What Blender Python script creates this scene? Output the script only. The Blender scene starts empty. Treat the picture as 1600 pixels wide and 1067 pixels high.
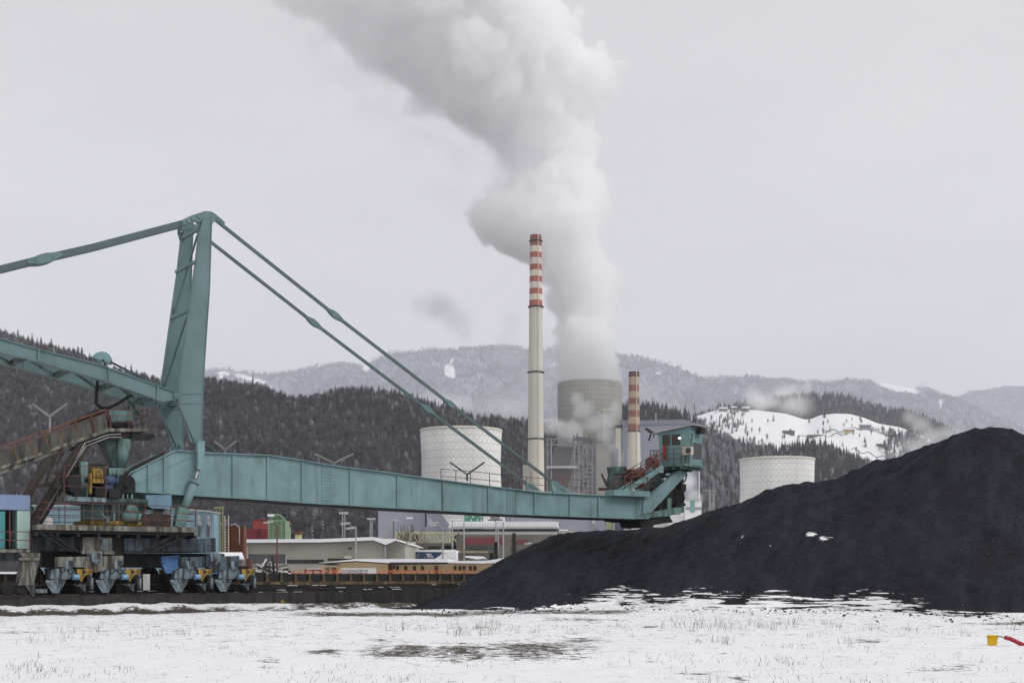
import bpy, bmesh, math, random
from mathutils import Vector, noise, Matrix
random.seed(7)
R = math.radians
sc = bpy.context.scene
C = sc.collection
# ------------------------------------------------------------------ picture <-> place
F, CX, HY, CH = 2000.0, 800.0, 895.0, 2.0      # focal length and horizon in photo pixels, eye height

def P(px, py, Y):
    return Vector(((px - CX) / F * Y, Y, CH + (HY - py) / F * Y))

# machine frame: u along the rails (to the far end of the boom), v across, z up
U = Vector((math.cos(R(35)), math.sin(R(35)), 0)); V = Vector((-U.y, U.x, 0)); Z = Vector((0, 0, 1))
R0 = Vector((-.3575 * 65, 65, 0))

def W(u, v, z): return R0 + U * u + V * v + Z * z

def M(px, py, v):
    """the point of the vertical plane at offset v that the photo shows at px, py"""
    t = (px - CX) / F
    Y = (v + R0.x * V.x + R0.y * V.y) / (t * V.x + V.y)
    return P(px, py, Y)

def MU(px, py, v):
    p = M(px, py, v) - R0
    return p.x * U.x + p.y * U.y, p.z

def fbm(p, s=1.0, o=4): return noise.fractal(Vector(p) * s, 1.0, 2.0, o)

def interp(pts, x):
    if x <= pts[0][0]: return pts[0][1]
    for (a, b), (c, d) in zip(pts, pts[1:]):
        if x <= c: return b + (d - b) * (x - a) / (c - a)
    return pts[-1][1]

def smooth(a, b, x):
    t = max(0, min(1, (x - a) / (b - a))); return t * t * (3 - 2 * t)

# ------------------------------------------------------------------ mesh builder
class MB:
    def __init__(s): s.v = []; s.f = []; s.mi = []; s.sm = []; s.k = 0
    def add(s, vs, fs, smooth=False):
        o = len(s.v); s.v += [tuple(x) for x in vs]
        for f in fs: s.f.append(tuple(i + o for i in f)); s.mi.append(s.k); s.sm.append(smooth)
        return s
    def hexa(s, p):
        return s.add(p, [(0, 3, 2, 1), (4, 5, 6, 7), (0, 1, 5, 4), (1, 2, 6, 5), (2, 3, 7, 6), (3, 0, 4, 7)])
    def box(s, c, a, b, d):
        """centre and three half-axes"""
        return s.hexa([c - a - b - d, c + a - b - d, c + a + b - d, c - a + b - d, c - a - b + d, c + a - b + d, c + a + b + d, c - a + b + d])
    def mbox(s, u0, u1, v0, v1, z0, z1):
        return s.hexa([W(u0, v0, z0), W(u1, v0, z0), W(u1, v1, z0), W(u0, v1, z0), W(u0, v0, z1), W(u1, v0, z1), W(u1, v1, z1), W(u0, v1, z1)])
    def xbox(s, x0, x1, y0, y1, z0, z1):
        return s.hexa([Vector(q) for q in ((x0, y0, z0), (x1, y0, z0), (x1, y1, z0), (x0, y1, z0), (x0, y0, z1), (x1, y0, z1), (x1, y1, z1), (x0, y1, z1))])
    def bar(s, p, q, w, h=None, up=None):
        p, q = Vector(p), Vector(q); h = w if h is None else h
        d = (q - p)
        if d.length < 1e-6: return s
        d.normalize(); up = Vector(up) if up else (Z if abs(d.z) < .95 else V)
        a = d.cross(up); a.normalize(); b = a.cross(d)
        return s.hexa([p - a * w / 2 - b * h / 2, p + a * w / 2 - b * h / 2, p + a * w / 2 + b * h / 2, p - a * w / 2 + b * h / 2,
                       q - a * w / 2 - b * h / 2, q + a * w / 2 - b * h / 2, q + a * w / 2 + b * h / 2, q - a * w / 2 + b * h / 2])
    def tube(s, p, q, r, r2=None, n=10, caps=True):
        p, q = Vector(p), Vector(q); r2 = r if r2 is None else r2
        d = (q - p).normalized(); a = d.cross(Z if abs(d.z) < .95 else Vector((1, 0, 0))).normalized(); b = d.cross(a)
        vs = []
        for c, rr in ((p, r), (q, r2)):
            for i in range(n):
                t = 2 * math.pi * i / n; vs.append(c + (a * math.cos(t) + b * math.sin(t)) * rr)
        o = len(s.v)
        s.add(vs, [(i, (i + 1) % n, n + (i + 1) % n, n + i) for i in range(n)], True)
        if caps:
            s.f += [tuple(o + i for i in range(n - 1, -1, -1)), tuple(o + n + i for i in range(n))]; s.mi += [s.k] * 2; s.sm += [False] * 2
        return s
    def path(s, pts, r, n=6):
        for a, b in zip(pts, pts[1:]): s.tube(a, b, r, n=n)
        return s
    def prism(s, pts, d):
        """outline (in any plane) pushed along d"""
        n = len(pts); pts = [Vector(p) for p in pts]; d = Vector(d)
        nn = sum(((pts[i] - pts[0]).cross(pts[(i + 1) % n] - pts[0]) for i in range(n)), Vector())
        if nn.dot(d) > 0: pts = pts[::-1]
        return s.add(pts + [p + d for p in pts], [tuple(range(n)), tuple(range(2 * n - 1, n - 1, -1))] + [((i + 1) % n, i, n + i, n + (i + 1) % n) for i in range(n)])
    def lathe(s, c, prof, n=32, caps=False):
        c = Vector(c); vs = []
        for r, z in prof:
            for i in range(n):
                t = 2 * math.pi * i / n; vs.append(c + Vector((r * math.cos(t), r * math.sin(t), z)))
        m = len(prof); o = len(s.v)
        s.add(vs, [(j * n + i, j * n + (i + 1) % n, (j + 1) * n + (i + 1) % n, (j + 1) * n + i) for j in range(m - 1) for i in range(n)], True)
        if caps:
            s.f.append(tuple(o + (m - 1) * n + i for i in range(n))); s.mi.append(s.k); s.sm.append(False)
            s.f.append(tuple(o + i for i in range(n - 1, -1, -1))); s.mi.append(s.k); s.sm.append(False)
        return s
    def strip(s, top, bot, d):
        """a plate between two poly-lines (same length), thickness d"""
        for i in range(len(top) - 1):
            s.prism([top[i], top[i + 1], bot[i + 1], bot[i]], d)
        return s
    def build(s, name, mats, parent=None, org=None):
        if parent is not None and org is None: org = ROOT[parent]
        org = Vector(org) if org is not None else Vector()
        me = bpy.data.meshes.new(name)
        me.from_pydata([(a - org.x, b - org.y, c - org.z) for a, b, c in s.v], [], s.f)
        me.polygons.foreach_set('material_index', s.mi); me.polygons.foreach_set('use_smooth', s.sm)
        for m in (mats if isinstance(mats, (list, tuple)) else [mats]): me.materials.append(m)
        o = bpy.data.objects.new(name, me); C.objects.link(o)
        if parent is not None:
            o.parent = parent; ROOT[o] = org
        else:
            o.location = org
        return o
ROOT = {}

def tag(o, label=None, cat=None, group=None, kind=None):
    if label: o['label'] = label
    if cat: o['category'] = cat
    if group: o['group'] = group
    if kind: o['kind'] = kind
    return o

def thing(name, label, cat, loc, group=None):
    o = bpy.data.objects.new(name, None); C.objects.link(o); o.empty_display_size = .3
    o.location = loc; ROOT[o] = Vector(loc)
    return tag(o, label, cat, group)

def single(mb, name, mats, label, cat, loc, group=None):
    return tag(mb.build(name, mats, None, loc), label, cat, group)

# ------------------------------------------------------------------ materials
def newmat(name):
    m = bpy.data.materials.new(name); m.use_nodes = True
    nt = m.node_tree; b = nt.nodes['Principled BSDF']; b.inputs['Specular IOR Level'].default_value = .3
    return m, nt, b

def nd(nt, typ, **kw):
    n = nt.nodes.new(typ)
    for k, v in kw.items():
        if k in n.inputs.keys(): n.inputs[k].default_value = v
        else: setattr(n, k, v)
    return n

def noise_tex(nt, scale, detail=5, rough=.6, sx=(1, 1, 1), co='Object', attr=None):
    tc = nt.nodes.new('ShaderNodeTexCoord'); mp = nt.nodes.new('ShaderNodeMapping'); mp.inputs['Scale'].default_value = sx
    n = nd(nt, 'ShaderNodeTexNoise', Scale=scale, Detail=detail, Roughness=rough)
    nt.links.new(tc.outputs[co], mp.inputs[0]); nt.links.new(mp.outputs[0], n.inputs['Vector'])
    return n.outputs[0]

def ramp(nt, src, a, b, lo=0.0, hi=1.0):
    r = nt.nodes.new('ShaderNodeMapRange'); r.inputs[1].default_value = a; r.inputs[2].default_value = b
    r.inputs[3].default_value = lo; r.inputs[4].default_value = hi; r.interpolation_type = 'SMOOTHSTEP'
    nt.links.new(src, r.inputs[0]); return r.outputs[0]

def mix(nt, f, a, b, blend='MIX'):
    m = nt.nodes.new('ShaderNodeMix'); m.data_type = 'RGBA'; m.blend_type = blend
    for s, i in ((f, 0), (a, 6), (b, 7)):
        if hasattr(s, 'links') or isinstance(s, bpy.types.NodeSocket): nt.links.new(s, m.inputs[i])
        elif i == 0: m.inputs[0].default_value = s
        else: m.inputs[i].default_value = (*s[:3], 1)
    return m.outputs[2]

def math_(nt, op, a, b=None, c=None):
    m = nt.nodes.new('ShaderNodeMath'); m.operation = op
    for i, s in enumerate((a, b, c)):
        if s is None: continue
        if isinstance(s, bpy.types.NodeSocket): nt.links.new(s, m.inputs[i])
        else: m.inputs[i].default_value = s
    return m.outputs[0]

def weather(name, col, dark=.6, scale=1.2, streak=.5, streak_col=(.05, .045, .04), rust=0.0, rough=.6, spec=.3, corr=0, bump=0.0, metal=0, corr_ax=0):
    m, nt, b = newmat(name)
    n1 = noise_tex(nt, scale); c = mix(nt, ramp(nt, n1, .3, .75), col, [x * dark for x in col])
    if streak:
        n2 = noise_tex(nt, scale * 3, 4, .65, (1, 1, .12)); c = mix(nt, ramp(nt, n2, .42 if streak >= .7 else .50, .64 if streak >= .7 else .8, 0, streak), c, streak_col)
    if rust:
        n3 = noise_tex(nt, scale * 2.2, 8, .7); c = mix(nt, ramp(nt, n3, .70 - rust * .3, .78 - rust * .22), c, (.13, .055, .03))
    nt.links.new(c, b.inputs['Base Color']); b.inputs['Roughness'].default_value = rough; b.inputs['Specular IOR Level'].default_value = spec
    b.inputs['Metallic'].default_value = metal
    if corr:
        tc = nt.nodes.new('ShaderNodeTexCoord'); w = nt.nodes.new('ShaderNodeTexWave'); w.bands_direction = 'XYZ'[corr_ax]; w.inputs['Scale'].default_value = corr
        nt.links.new(tc.outputs['Object'], w.inputs[0])
        bp = nd(nt, 'ShaderNodeBump', Strength=.6, Distance=.08); nt.links.new(w.outputs[1], bp.inputs['Height']); nt.links.new(bp.outputs[0], b.inputs['Normal'])
    elif bump:
        bp = nd(nt, 'ShaderNodeBump', Strength=bump, Distance=.05); nt.links.new(n1, bp.inputs['Height']); nt.links.new(bp.outputs[0], b.inputs['Normal'])
    return m

TEAL = weather('teal_paint', (.212, .338, .345), .70, .6, .66, (.08, .105, .105), .13, .62)
TEALM = weather('mast_teal_paint', (.150, .232, .238), .70, .35, .69, (.085, .115, .118), .08, .6)
TEALS = weather('underside_shade_stay_paint', (.105, .15, .152), .75, .5, .5, (.08, .09, .09), .05, .65)  # teal darkened so the stays carry their underside shade in the colour
TEALR = weather('teal_paint_worn', (.185, .31, .30), .5, .9, .7, (.045, .05, .048), .3, .65)
TEALD = weather('grimy_teal', (.10, .165, .16), .35, 1.0, .8, (.02, .02, .02), .3, .7)
PALE = weather('pale_machine_paint', (.235, .305, .345), .38, 1.6, .95, (.028, .028, .03), .35, .65)
GREYB = weather('grimy_blue_grey_steel', (.10, .135, .165), .35, 1.1, 1.0, (.015, .015, .015), .35, .75)
CONC = weather('old_weathered_steel_beam', (.25, .25, .215), .38, 1.3, 1.0, (.05, .04, .03), .45, .8)
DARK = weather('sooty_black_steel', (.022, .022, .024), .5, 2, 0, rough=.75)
DARKB = weather('dark_brown_steel', (.065, .05, .042), .5, 2, .5, (.02, .02, .02), .4, .8)
RAIL = weather('rusty_red_railing', (.15, .07, .058), .55, 2, 0, rough=.8)
RAILO = weather('orange_rusty_railing', (.22, .095, .055), .4, 1.2, 0, rough=.8)
GALL = weather('grey_gallery_panel', (.115, .112, .095), .45, .9, .95, (.03, .028, .026), .2, .85)
YELL = weather('yellow_machine_paint', (.42, .27, .05), .45, 3, .9, (.05, .04, .02), .35, .65)
BLUEM = weather('blue_motor_paint', (.045, .075, .14), .6, 3, .3, rough=.5)
BLUEB = weather('bright_blue_tarpaulin', (.14, .30, .62), .7, 2, .4, (.05, .09, .16), rough=.7)
REDP = weather('red_paint', (.45, .05, .05), .6, 3, .3, rough=.5)
STEEL = weather('bright_steel_rod', (.6, .6, .6), .8, 3, 0, rough=.25, metal=.9)
GREYL = weather('light_grey_paint', (.5, .5, .48), .75, 2, .4, (.15, .14, .13), 0, .6)
CREAM = weather('cream_plastic', (.62, .58, .48), .85, 3, .2, rough=.5)
YRAIL = weather('yellow_conveyor_frame', (.22, .16, .085), .35, 1.5, .9, (.03, .027, .024), .4, .8)
BELT = weather('black_rubber_belt', (.025, .025, .027), .6, 3, 0, rough=.7)
CONCW = weather('dark_stained_concrete', (.042, .038, .037), .45, .8, .8, (.012, .012, .012), 0, .85, bump=.3)
CONCL = weather('pale_concrete', (.60, .57, .49), .82, .02, .35, (.35, .31, .25), 0, .85)
BAND_R = weather('faded_red_band', (.43, .12, .085), .75, .08, .3, (.15, .07, .05), 0, .8)
BAND_W = weather('stained_white_band', (.66, .62, .53), .85, .08, .5, (.30, .22, .14), 0, .8)
BAND_Y = weather('soot_yellowed_band', (.46, .37, .25), .75, .1, .6, (.2, .12, .08), 0, .8)
BAND_R2 = weather('dull_brown_red_band', (.27, .10, .075), .75, .1, .5, (.12, .06, .05), 0, .8)
GSHEET = weather('grey_blue_cladding', (.28, .295, .345), .9, .02, .12, (.2, .2, .22), 0, .7)
GSHEET2 = weather('dark_grey_cladding', (.21, .22, .26), .9, .02, .12, (.15, .15, .16), 0, .7)
WARE = weather('beige_corrugated_cladding', (.41, .395, .335), .88, .3, .3, (.25, .23, .19), 0, .7, corr=3.2)
LBLUE = weather('light_blue_corrugated_cladding', (.225, .335, .395), .85, .2, .35, (.2, .3, .36), 0, .65, corr=1.6)
VBLUE = weather('violet_blue_corrugated_cladding', (.26, .34, .52), .85, .3, .3, (.15, .2, .3), 0, .65, corr=3)
OCHRE = weather('ochre_plaster', (.62, .46, .27), .88, .4, .25, (.4, .26, .13), 0, .8)
RUSTB = weather('rusty_brown_container', (.20, .075, .04), .6, .5, .6, (.09, .035, .025), .3, .75, corr=2.5)
MAROON = weather('maroon_container', (.23, .035, .045), .7, .5, .3, (.1, .02, .02), 0, .65, corr=2.5)
REDC = weather('brick_red_container', (.34, .065, .05), .7, .5, .3, (.15, .03, .03), 0, .65, corr=2.5)
GREENC = weather('pale_green_silo_paint', (.22, .32, .20), .75, .5, .5, (.14, .18, .1), .1, .65)
WINDK = weather('dark_window', (.03, .032, .036), .7, 1, 0, rough=.15, spec=.5)
WINB = weather('brown_tinted_window', (.035, .02, .017), .8, 1, 0, rough=.2, spec=.5)
WINGREY = weather('dusty_window_band', (.10, .10, .105), .8, .5, .3, (.2, .2, .2), 0, .4)
LAMPG = weather('galvanised_lamp_steel', (.33, .33, .33), .8, 1, 0, rough=.5)
WHITE = weather('white_paint', (.78, .78, .77), .93, 1, .1, (.5, .5, .48), 0, .6)
DGREEN = weather('green_sign_panel', (.035, .22, .14), .85, .1, .15, (.06, .2, .14), 0, .6)
NAVY = weather('dark_blue_truss', (.03, .07, .14), .7, 1, 0, rough=.6)
WOOD = weather('dark_bark', (.05, .042, .04), .6, 2, 0, rough=.9)
ORANGE = weather('orange_safety_net', (.85, .20, .07), .8, 1, .2, (.6, .15, .06), 0, .7)
RUSTBR = weather('dark_red_wall', (.20, .055, .06), .7, .1, .3, (.1, .04, .04), 0, .8)
MUD = weather('grey_brown_wall', (.17, .15, .125), .7, .1, .4, (.08, .07, .06), 0, .85)

def snow_mat(name='snow'):
    m, nt, b = newmat(name)
    c = mix(nt, ramp(nt, noise_tex(nt, .8), .35, .7), (.86, .86, .88), (.80, .80, .83))
    nt.links.new(c, b.inputs['Base Color']); b.inputs['Roughness'].default_value = .8
    return m
SNOW = snow_mat()
def ground_mat():
    m, nt, b = newmat('snowy_ground')
    at = nt.nodes.new('ShaderNodeAttribute'); at.attribute_name = 'dirt'
    n = noise_tex(nt, 1.1, 8, .65); n2 = noise_tex(nt, 6, 6, .6)
    n5 = noise_tex(nt, 4.2, 8, .8, (.7, 1, 1)); v = math_(nt, 'ADD', at.outputs['Fac'], math_(nt, 'MULTIPLY_ADD', n, 1.7, -.85)); v = math_(nt, 'ADD', v, math_(nt, 'MULTIPLY_ADD', n5, 3.6, -1.8)); v = math_(nt, 'ADD', v, math_(nt, 'MULTIPLY_ADD', n2, .6, -.3))
    f = ramp(nt, v, .47, .55)
    soil = mix(nt, ramp(nt, n5, .35, .65), (.028, .023, .02), (.105, .083, .066))
    snow = mix(nt, ramp(nt, n, .3, .7), (.87, .87, .885), (.82, .82, .845))
    nt.links.new(mix(nt, f, snow, soil), b.inputs['Base Color']); b.inputs['Roughness'].default_value = .85
    bp = nd(nt, 'ShaderNodeBump', Strength=.5, Distance=.12); nt.links.new(math_(nt, 'ADD', n, math_(nt, 'MULTIPLY', n2, .4)), bp.inputs['Height']); nt.links.new(bp.outputs[0], b.inputs['Normal'])
    return m
def coal_mat():
    m, nt, b = newmat('coal')
    at = nt.nodes.new('ShaderNodeAttribute'); at.attribute_name = 'snow'
    n = noise_tex(nt, .55, 8, .7, (1, 1, 3.2)); nb = noise_tex(nt, 1.2, 8, .75, (1, .32, .32)); n2 = noise_tex(nt, 9, 6, .7, (1, .55, .55)); n3 = noise_tex(nt, .12, 5, .6); n4 = noise_tex(nt, 1.0, 4, .6, (.4, .5, 11))
    v = math_(nt, 'ADD', at.outputs['Fac'], math_(nt, 'MULTIPLY_ADD', n, 1.5, -.75)); v = math_(nt, 'ADD', v, math_(nt, 'MULTIPLY_ADD', n4, 3.4, -1.7))
    f = math_(nt, 'MULTIPLY', ramp(nt, v, .48, .54), ramp(nt, at.outputs['Fac'], .05, .25))
    c = mix(nt, ramp(nt, n2, .38, .64), (.0055, .0066, .0115), (.0265, .0298, .050))
    c = mix(nt, ramp(nt, n3, .35, .7, 0, .5), c, (.010, .0105, .015))
    tcx = nt.nodes.new('ShaderNodeTexCoord'); mpx = nt.nodes.new('ShaderNodeMapping'); mpx.inputs['Rotation'].default_value = (0, R(-40), 0); mpy = nt.nodes.new('ShaderNodeMapping'); mpy.inputs['Scale'].default_value = (1.1, .10, .12); nt.links.new(mpx.outputs[0], mpy.inputs[0])
    ns = nd(nt, 'ShaderNodeTexNoise', Scale=1.6, Detail=6, Roughness=.65); nt.links.new(tcx.outputs['Object'], mpx.inputs[0]); nt.links.new(mpy.outputs[0], ns.inputs['Vector'])
    c = mix(nt, ramp(nt, ns.outputs[0], .42, .68, 0, .75), c, (.031, .034, .050)); c = mix(nt, ramp(nt, ns.outputs[0], .5, .3, 0, .6), c, (.0065, .007, .0105))
    sp = ramp(nt, noise_tex(nt, 5.5, 2, .5), .755, .775)
    c = mix(nt, math_(nt, 'MULTIPLY', sp, .6), c, (.45, .45, .47))
    c = mix(nt, f, c, (.86, .86, .88))
    nt.links.new(c, b.inputs['Base Color']); b.inputs['Roughness'].default_value = .8; b.inputs['Specular IOR Level'].default_value = .14
    bp = nd(nt, 'ShaderNodeBump', Strength=.9, Distance=.25); nt.links.new(math_(nt, 'ADD', math_(nt, 'ADD', n2, nb), math_(nt, 'MULTIPLY', ns.outputs[0], 1.8)), bp.inputs['Height']); nt.links.new(math_(nt, 'MULTIPLY_ADD', f, -.8, .9), bp.inputs['Strength']); nt.links.new(bp.outputs[0], b.inputs['Normal'])
    return m
def wood_floor_mat(name, a, c2, s=.02, snow=.62):
    m, nt, b = newmat(name)
    n = noise_tex(nt, s, 8, .7); n2 = noise_tex(nt, s * 8, 6, .7)
    at = nt.nodes.new('ShaderNodeAttribute'); at.attribute_name = 'snow'
    c = mix(nt, ramp(nt, n, .35, .65), a, c2)
    c = mix(nt, ramp(nt, n2, snow, snow + .06, 0, .8), c, (.62, .62, .66))
    v = math_(nt, 'ADD', at.outputs['Fac'], math_(nt, 'MULTIPLY_ADD', n2, .8, -.4))
    c = mix(nt, ramp(nt, v, .45, .55), c, (.86, .86, .88))
    nt.links.new(c, b.inputs['Base Color']); b.inputs['Roughness'].default_value = .95; b.inputs['Specular IOR Level'].default_value = .05
    return m
def tree_mat(name, a, b2, frost, frost_amt, up=.25):
    m, nt, b = newmat(name)
    oi = nt.nodes.new('ShaderNodeObjectInfo'); g = nt.nodes.new('ShaderNodeNewGeometry')
    c = mix(nt, oi.outputs['Random'], a, b2)
    n = noise_tex(nt, .55, 4, .7)
    sx = nt.nodes.new('ShaderNodeSeparateXYZ'); nt.links.new(g.outputs['True Normal'], sx.inputs[0])
    upf = ramp(nt, math_(nt, 'ABSOLUTE', sx.outputs[2]), up, up + .5)
    fr = math_(nt, 'MULTIPLY', math_(nt, 'MULTIPLY', upf, ramp(nt, n, .42, .62)), math_(nt, 'MULTIPLY', frost_amt, math_(nt, 'ADD', oi.outputs['Random'], .45)))
    nt.links.new(mix(nt, fr, c, frost), b.inputs['Base Color']); b.inputs['Roughness'].default_value = .9; b.inputs['Specular IOR Level'].default_value = .05
    return m

# ------------------------------------------------------------------ sky, sun, camera
SUN_EL, SUN_ROT = R(42), R(75)      # sun high to the camera's right, veiled by cloud
wd = bpy.data.worlds.new('World'); sc.world = wd; wd.use_nodes = True
nt = wd.node_tree; bg = nt.nodes['Background']
sky = nt.nodes.new('ShaderNodeTexSky'); sky.sky_type = 'NISHITA'; sky.sun_disc = False; sky.sun_elevation = SUN_EL; sky.sun_rotation = SUN_ROT
sky.dust_density = 4; sky.air_density = 1
hs = nt.nodes.new('ShaderNodeHueSaturation'); hs.inputs['Saturation'].default_value = .12; nt.links.new(sky.outputs[0], hs.inputs['Color'])
tc = nt.nodes.new('ShaderNodeTexCoord'); mp = nt.nodes.new('ShaderNodeMapping'); mp.inputs['Scale'].default_value = (1, 1, 3.5)
nz = nd(nt, 'ShaderNodeTexNoise', Scale=2.6, Detail=6, Roughness=.55)
nt.links.new(tc.outputs['Generated'], mp.inputs[0]); nt.links.new(mp.outputs[0], nz.inputs['Vector'])
deck = mix(nt, ramp(nt, nz.outputs[0], .3, .7), (6.95, 6.95, 7.2), (7.6, 7.6, 7.8))    # overcast cloud deck
cov = mix(nt, .93, hs.outputs[0], deck)
nt.links.new(cov, bg.inputs['Color']); bg.inputs['Strength'].default_value = .1
sl = bpy.data.lights.new('sun', 'SUN'); sl.energy = 1.35; sl.angle = R(20); sl.color = (1, .97, .93)
so = bpy.data.objects.new('sun', sl); C.objects.link(so)
sd = Vector((math.sin(SUN_ROT) * math.cos(SUN_EL), math.cos(SUN_ROT) * math.cos(SUN_EL) - .5, math.sin(SUN_EL)))
so.rotation_euler = sd.to_track_quat('Z', 'Y').to_euler(); so.location = (50, 0, 100)
cd = bpy.data.cameras.new('camera'); cam = bpy.data.objects.new('camera', cd); C.objects.link(cam); sc.camera = cam
cam.location = (0, 0, CH); cam.rotation_euler = (R(90), 0, 0); cd.sensor_width = 36; cd.lens = 45
cd.shift_y = (HY - 533.5) / 1600; cd.clip_end = 40000; cd.clip_start = .1
sc.view_settings.view_transform = 'Standard'; sc.view_settings.look = 'None'; sc.view_settings.exposure = 0; sc.view_settings.gamma = 1
sc.cycles.use_denoising = True
sc.cycles.max_bounces = 32; sc.cycles.volume_bounces = 30; sc.cycles.diffuse_bounces = 3; sc.cycles.glossy_bounces = 2
sc.cycles.volume_step_rate = 1.0; sc.cycles.volume_max_steps = 512

# ================================================================== ground, track bed, coal pile
def set_attr(o, name, vals):
    a = o.data.attributes.new(name, 'FLOAT', 'POINT'); a.data.foreach_set('value', vals)

def dirt_at(px, py):
    d = 0
    def band(x0, x1, y0, y1, s=1.0, fx=60):
        return s * smooth(x0 - fx, x0 + fx, px) * (1 - smooth(x1 - fx, x1 + fx, px)) * smooth(y0 - 2.5, y0 + 1.5, py) * (1 - smooth(y1 - 1.5, y1 + 2.5, py))
    def spot(x0, x1, y0, y1, s=1.0, fx=0):
        r = math.hypot((px - (x0 + x1) / 2) / ((x1 - x0) * .62), (py - (y0 + y1) / 2) / ((y1 - y0) * .75)); return s * .80 * max(0, 1 - r) ** .5 if r < 1 else 0
    yb = 952 + 11 * (1 - smooth(-50, 420, px))
    d = max(d, band(200, 660, 942, 949, 1.0)); d = max(d, band(470, 760, 957, 961, .72))  # band at the wall foot: soil with the wall's shadow painted in
    d = max(d, spot(0, 60, 987, 991, .55, 20), spot(475, 550, 1013, 1022, .85), spot(560, 690, 1010, 1026, .98), spot(670, 770, 1009, 1028, .98), spot(740, 930, 1003, 1026, .95),
            spot(860, 950, 995, 1003, .72, 25), spot(405, 440, 1028, 1046, .5, 12), spot(1000, 1030, 976, 981, .6, 12), spot(580, 650, 1000, 1005, .6, 15), spot(1140, 1180, 1056, 1064, .6, 14),
            spot(1510, 1700, 971, 976, .85, 20), spot(860, 980, 966, 971, .62, 30), spot(330, 380, 1000, 1004, .55, 14), spot(1060, 1110, 1048, 1056, .55, 15), spot(1330, 1380, 1000, 1006, .5, 20), spot(1400, 1560, 1040, 1052, .44, 40))
    d = max(d, band(700, 1000, 953, 959, .55, 30))
    return d + .30 * math.exp(-((py - 975) / 30) ** 2) * .6

def make_ground():
    g = MB(); cols = [CX + (i - 130) * 9.0 for i in range(261)]
    rows = [1300, 1200, 1130] + [1085 - 2.2 * i for i in range(40)] + [997 - 1.25 * i for i in range(49)] + [934, 930, 926, 920, 914, 908, 903, 899, 897, 896, 895.6, 895.35, 895.2]
    att = []
    for py in rows:
        Y = 4000 / (py - HY)
        for px in cols:
            p = P(px, py, Y); z = 0; da = dirt_at(px, py) if py > 935 else 0
            if 15 < Y < 90:
                z = .10 * fbm((p.x, p.y, 0), .22, 4) + .035 * fbm((p.x, p.y, 3), 1.3, 3); vv = (p - R0).dot(V); lf = 1 - smooth(620, 690, px); rt = smooth(410, 470, px)
                k = smooth(-2.5, -1.6, vv) * lf; z = z * (1 - k) + k * (.40 - .12 * rt + .14 * fbm((p.x, p.y, 7), .5, 3))      # snow bank shoved against the wall
                if rt > 0 and vv > -3.2 and px < 720: da = max(da, rt * .78 * smooth(-3.2, -2.2, vv))
                if -6 < vv < -1 and px < 460: da = max(da * (1 - k), (1.25 - .6 * smooth(250, 430, px)) * smooth(-5.4, -4.2, vv) * (1 - smooth(-2.6, -2.1, vv)))
            g.v.append((p.x, p.y, z)); att.append(da)
    n = len(cols)
    for j in range(len(rows) - 1):
        for i in range(n - 1): g.f.append((j * n + i, j * n + i + 1, (j + 1) * n + i + 1, (j + 1) * n + i)); g.mi.append(0); g.sm.append(True)
    o = g.build('ground', ground_mat()); set_attr(o, 'dirt', att); tag(o, kind='structure')
    tag(o, 'snowy field with bare earth patches and dry grass')
make_ground()

# track bed behind the kerb wall
tb = MB(); tb.mbox(-22, 80, -.72, 11.5, -.05, .78)
BALL = weather('sooty_ballast', (.035, .033, .032), .5, 3, 0, rough=.9, bump=.6)
nt_ = BALL.node_tree
tag(tb.build('track_bed', BALL), 'raised dark ballast bed carrying the rails', kind='structure')
sp_ = MB()
for i in range(46):
    u = random.uniform(-10, 42); v = random.choice([random.uniform(.5, 1.6), random.uniform(4.5, 10)]); l = random.uniform(.3, 1.8); w = random.uniform(.1, .4)
    pts = [W(u + l * math.cos(a) * random.uniform(.7, 1.2), v + w * math.sin(a) * random.uniform(.7, 1.2), .786) for a in [k * math.pi / 5 for k in range(10)]]
    sp_.prism(pts, Z * .05)
tag(sp_.build('snow_patches', SNOW), 'thin leftover snow lying along the track bed', kind='stuff')
kw = MB()
for i in range(34):
    u = -20 + i * 3; kw.mbox(u + .012, u + 2.988, -1.0, -.722, -.3, .70 + .0115 * max(0, min(45, u + 8)) + .012 * math.sin(i * 7.3))
    kw.mbox(u - .006, u + .006, -.97, -.75, -.3, .66)
single(kw, 'kerb_wall', CONCW, 'long low dark stained concrete kerb wall along the machine rails', 'wall', W(0, -.9, 0))
for v in (0, 6.0):
    r = MB(); r.mbox(-21, 78, v - .035, v + .035, .78, .93); r.mbox(-21, 78, v - .1, v + .1, .78, .81)
    single(r, 'rail', DARKB, 'steel crane rail next to the kerb wall' if v == 0 else 'steel crane rail on the far side of the yellow belt conveyor', 'rail', W(0, v, .78))
mp_ = MB(); a = M(443, 941, -1.35); mp_.xbox(a.x - .1, a.x + .1, a.y - .05, a.y + .05, 0, .42); mp_.xbox(a.x - .13, a.x + .02, a.y - .06, a.y + .06, .38, .5)
single(mp_, 'marker_post', YELL, 'small yellow marker post standing against the dark kerb wall', 'post', (a.x, a.y, 0))

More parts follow.
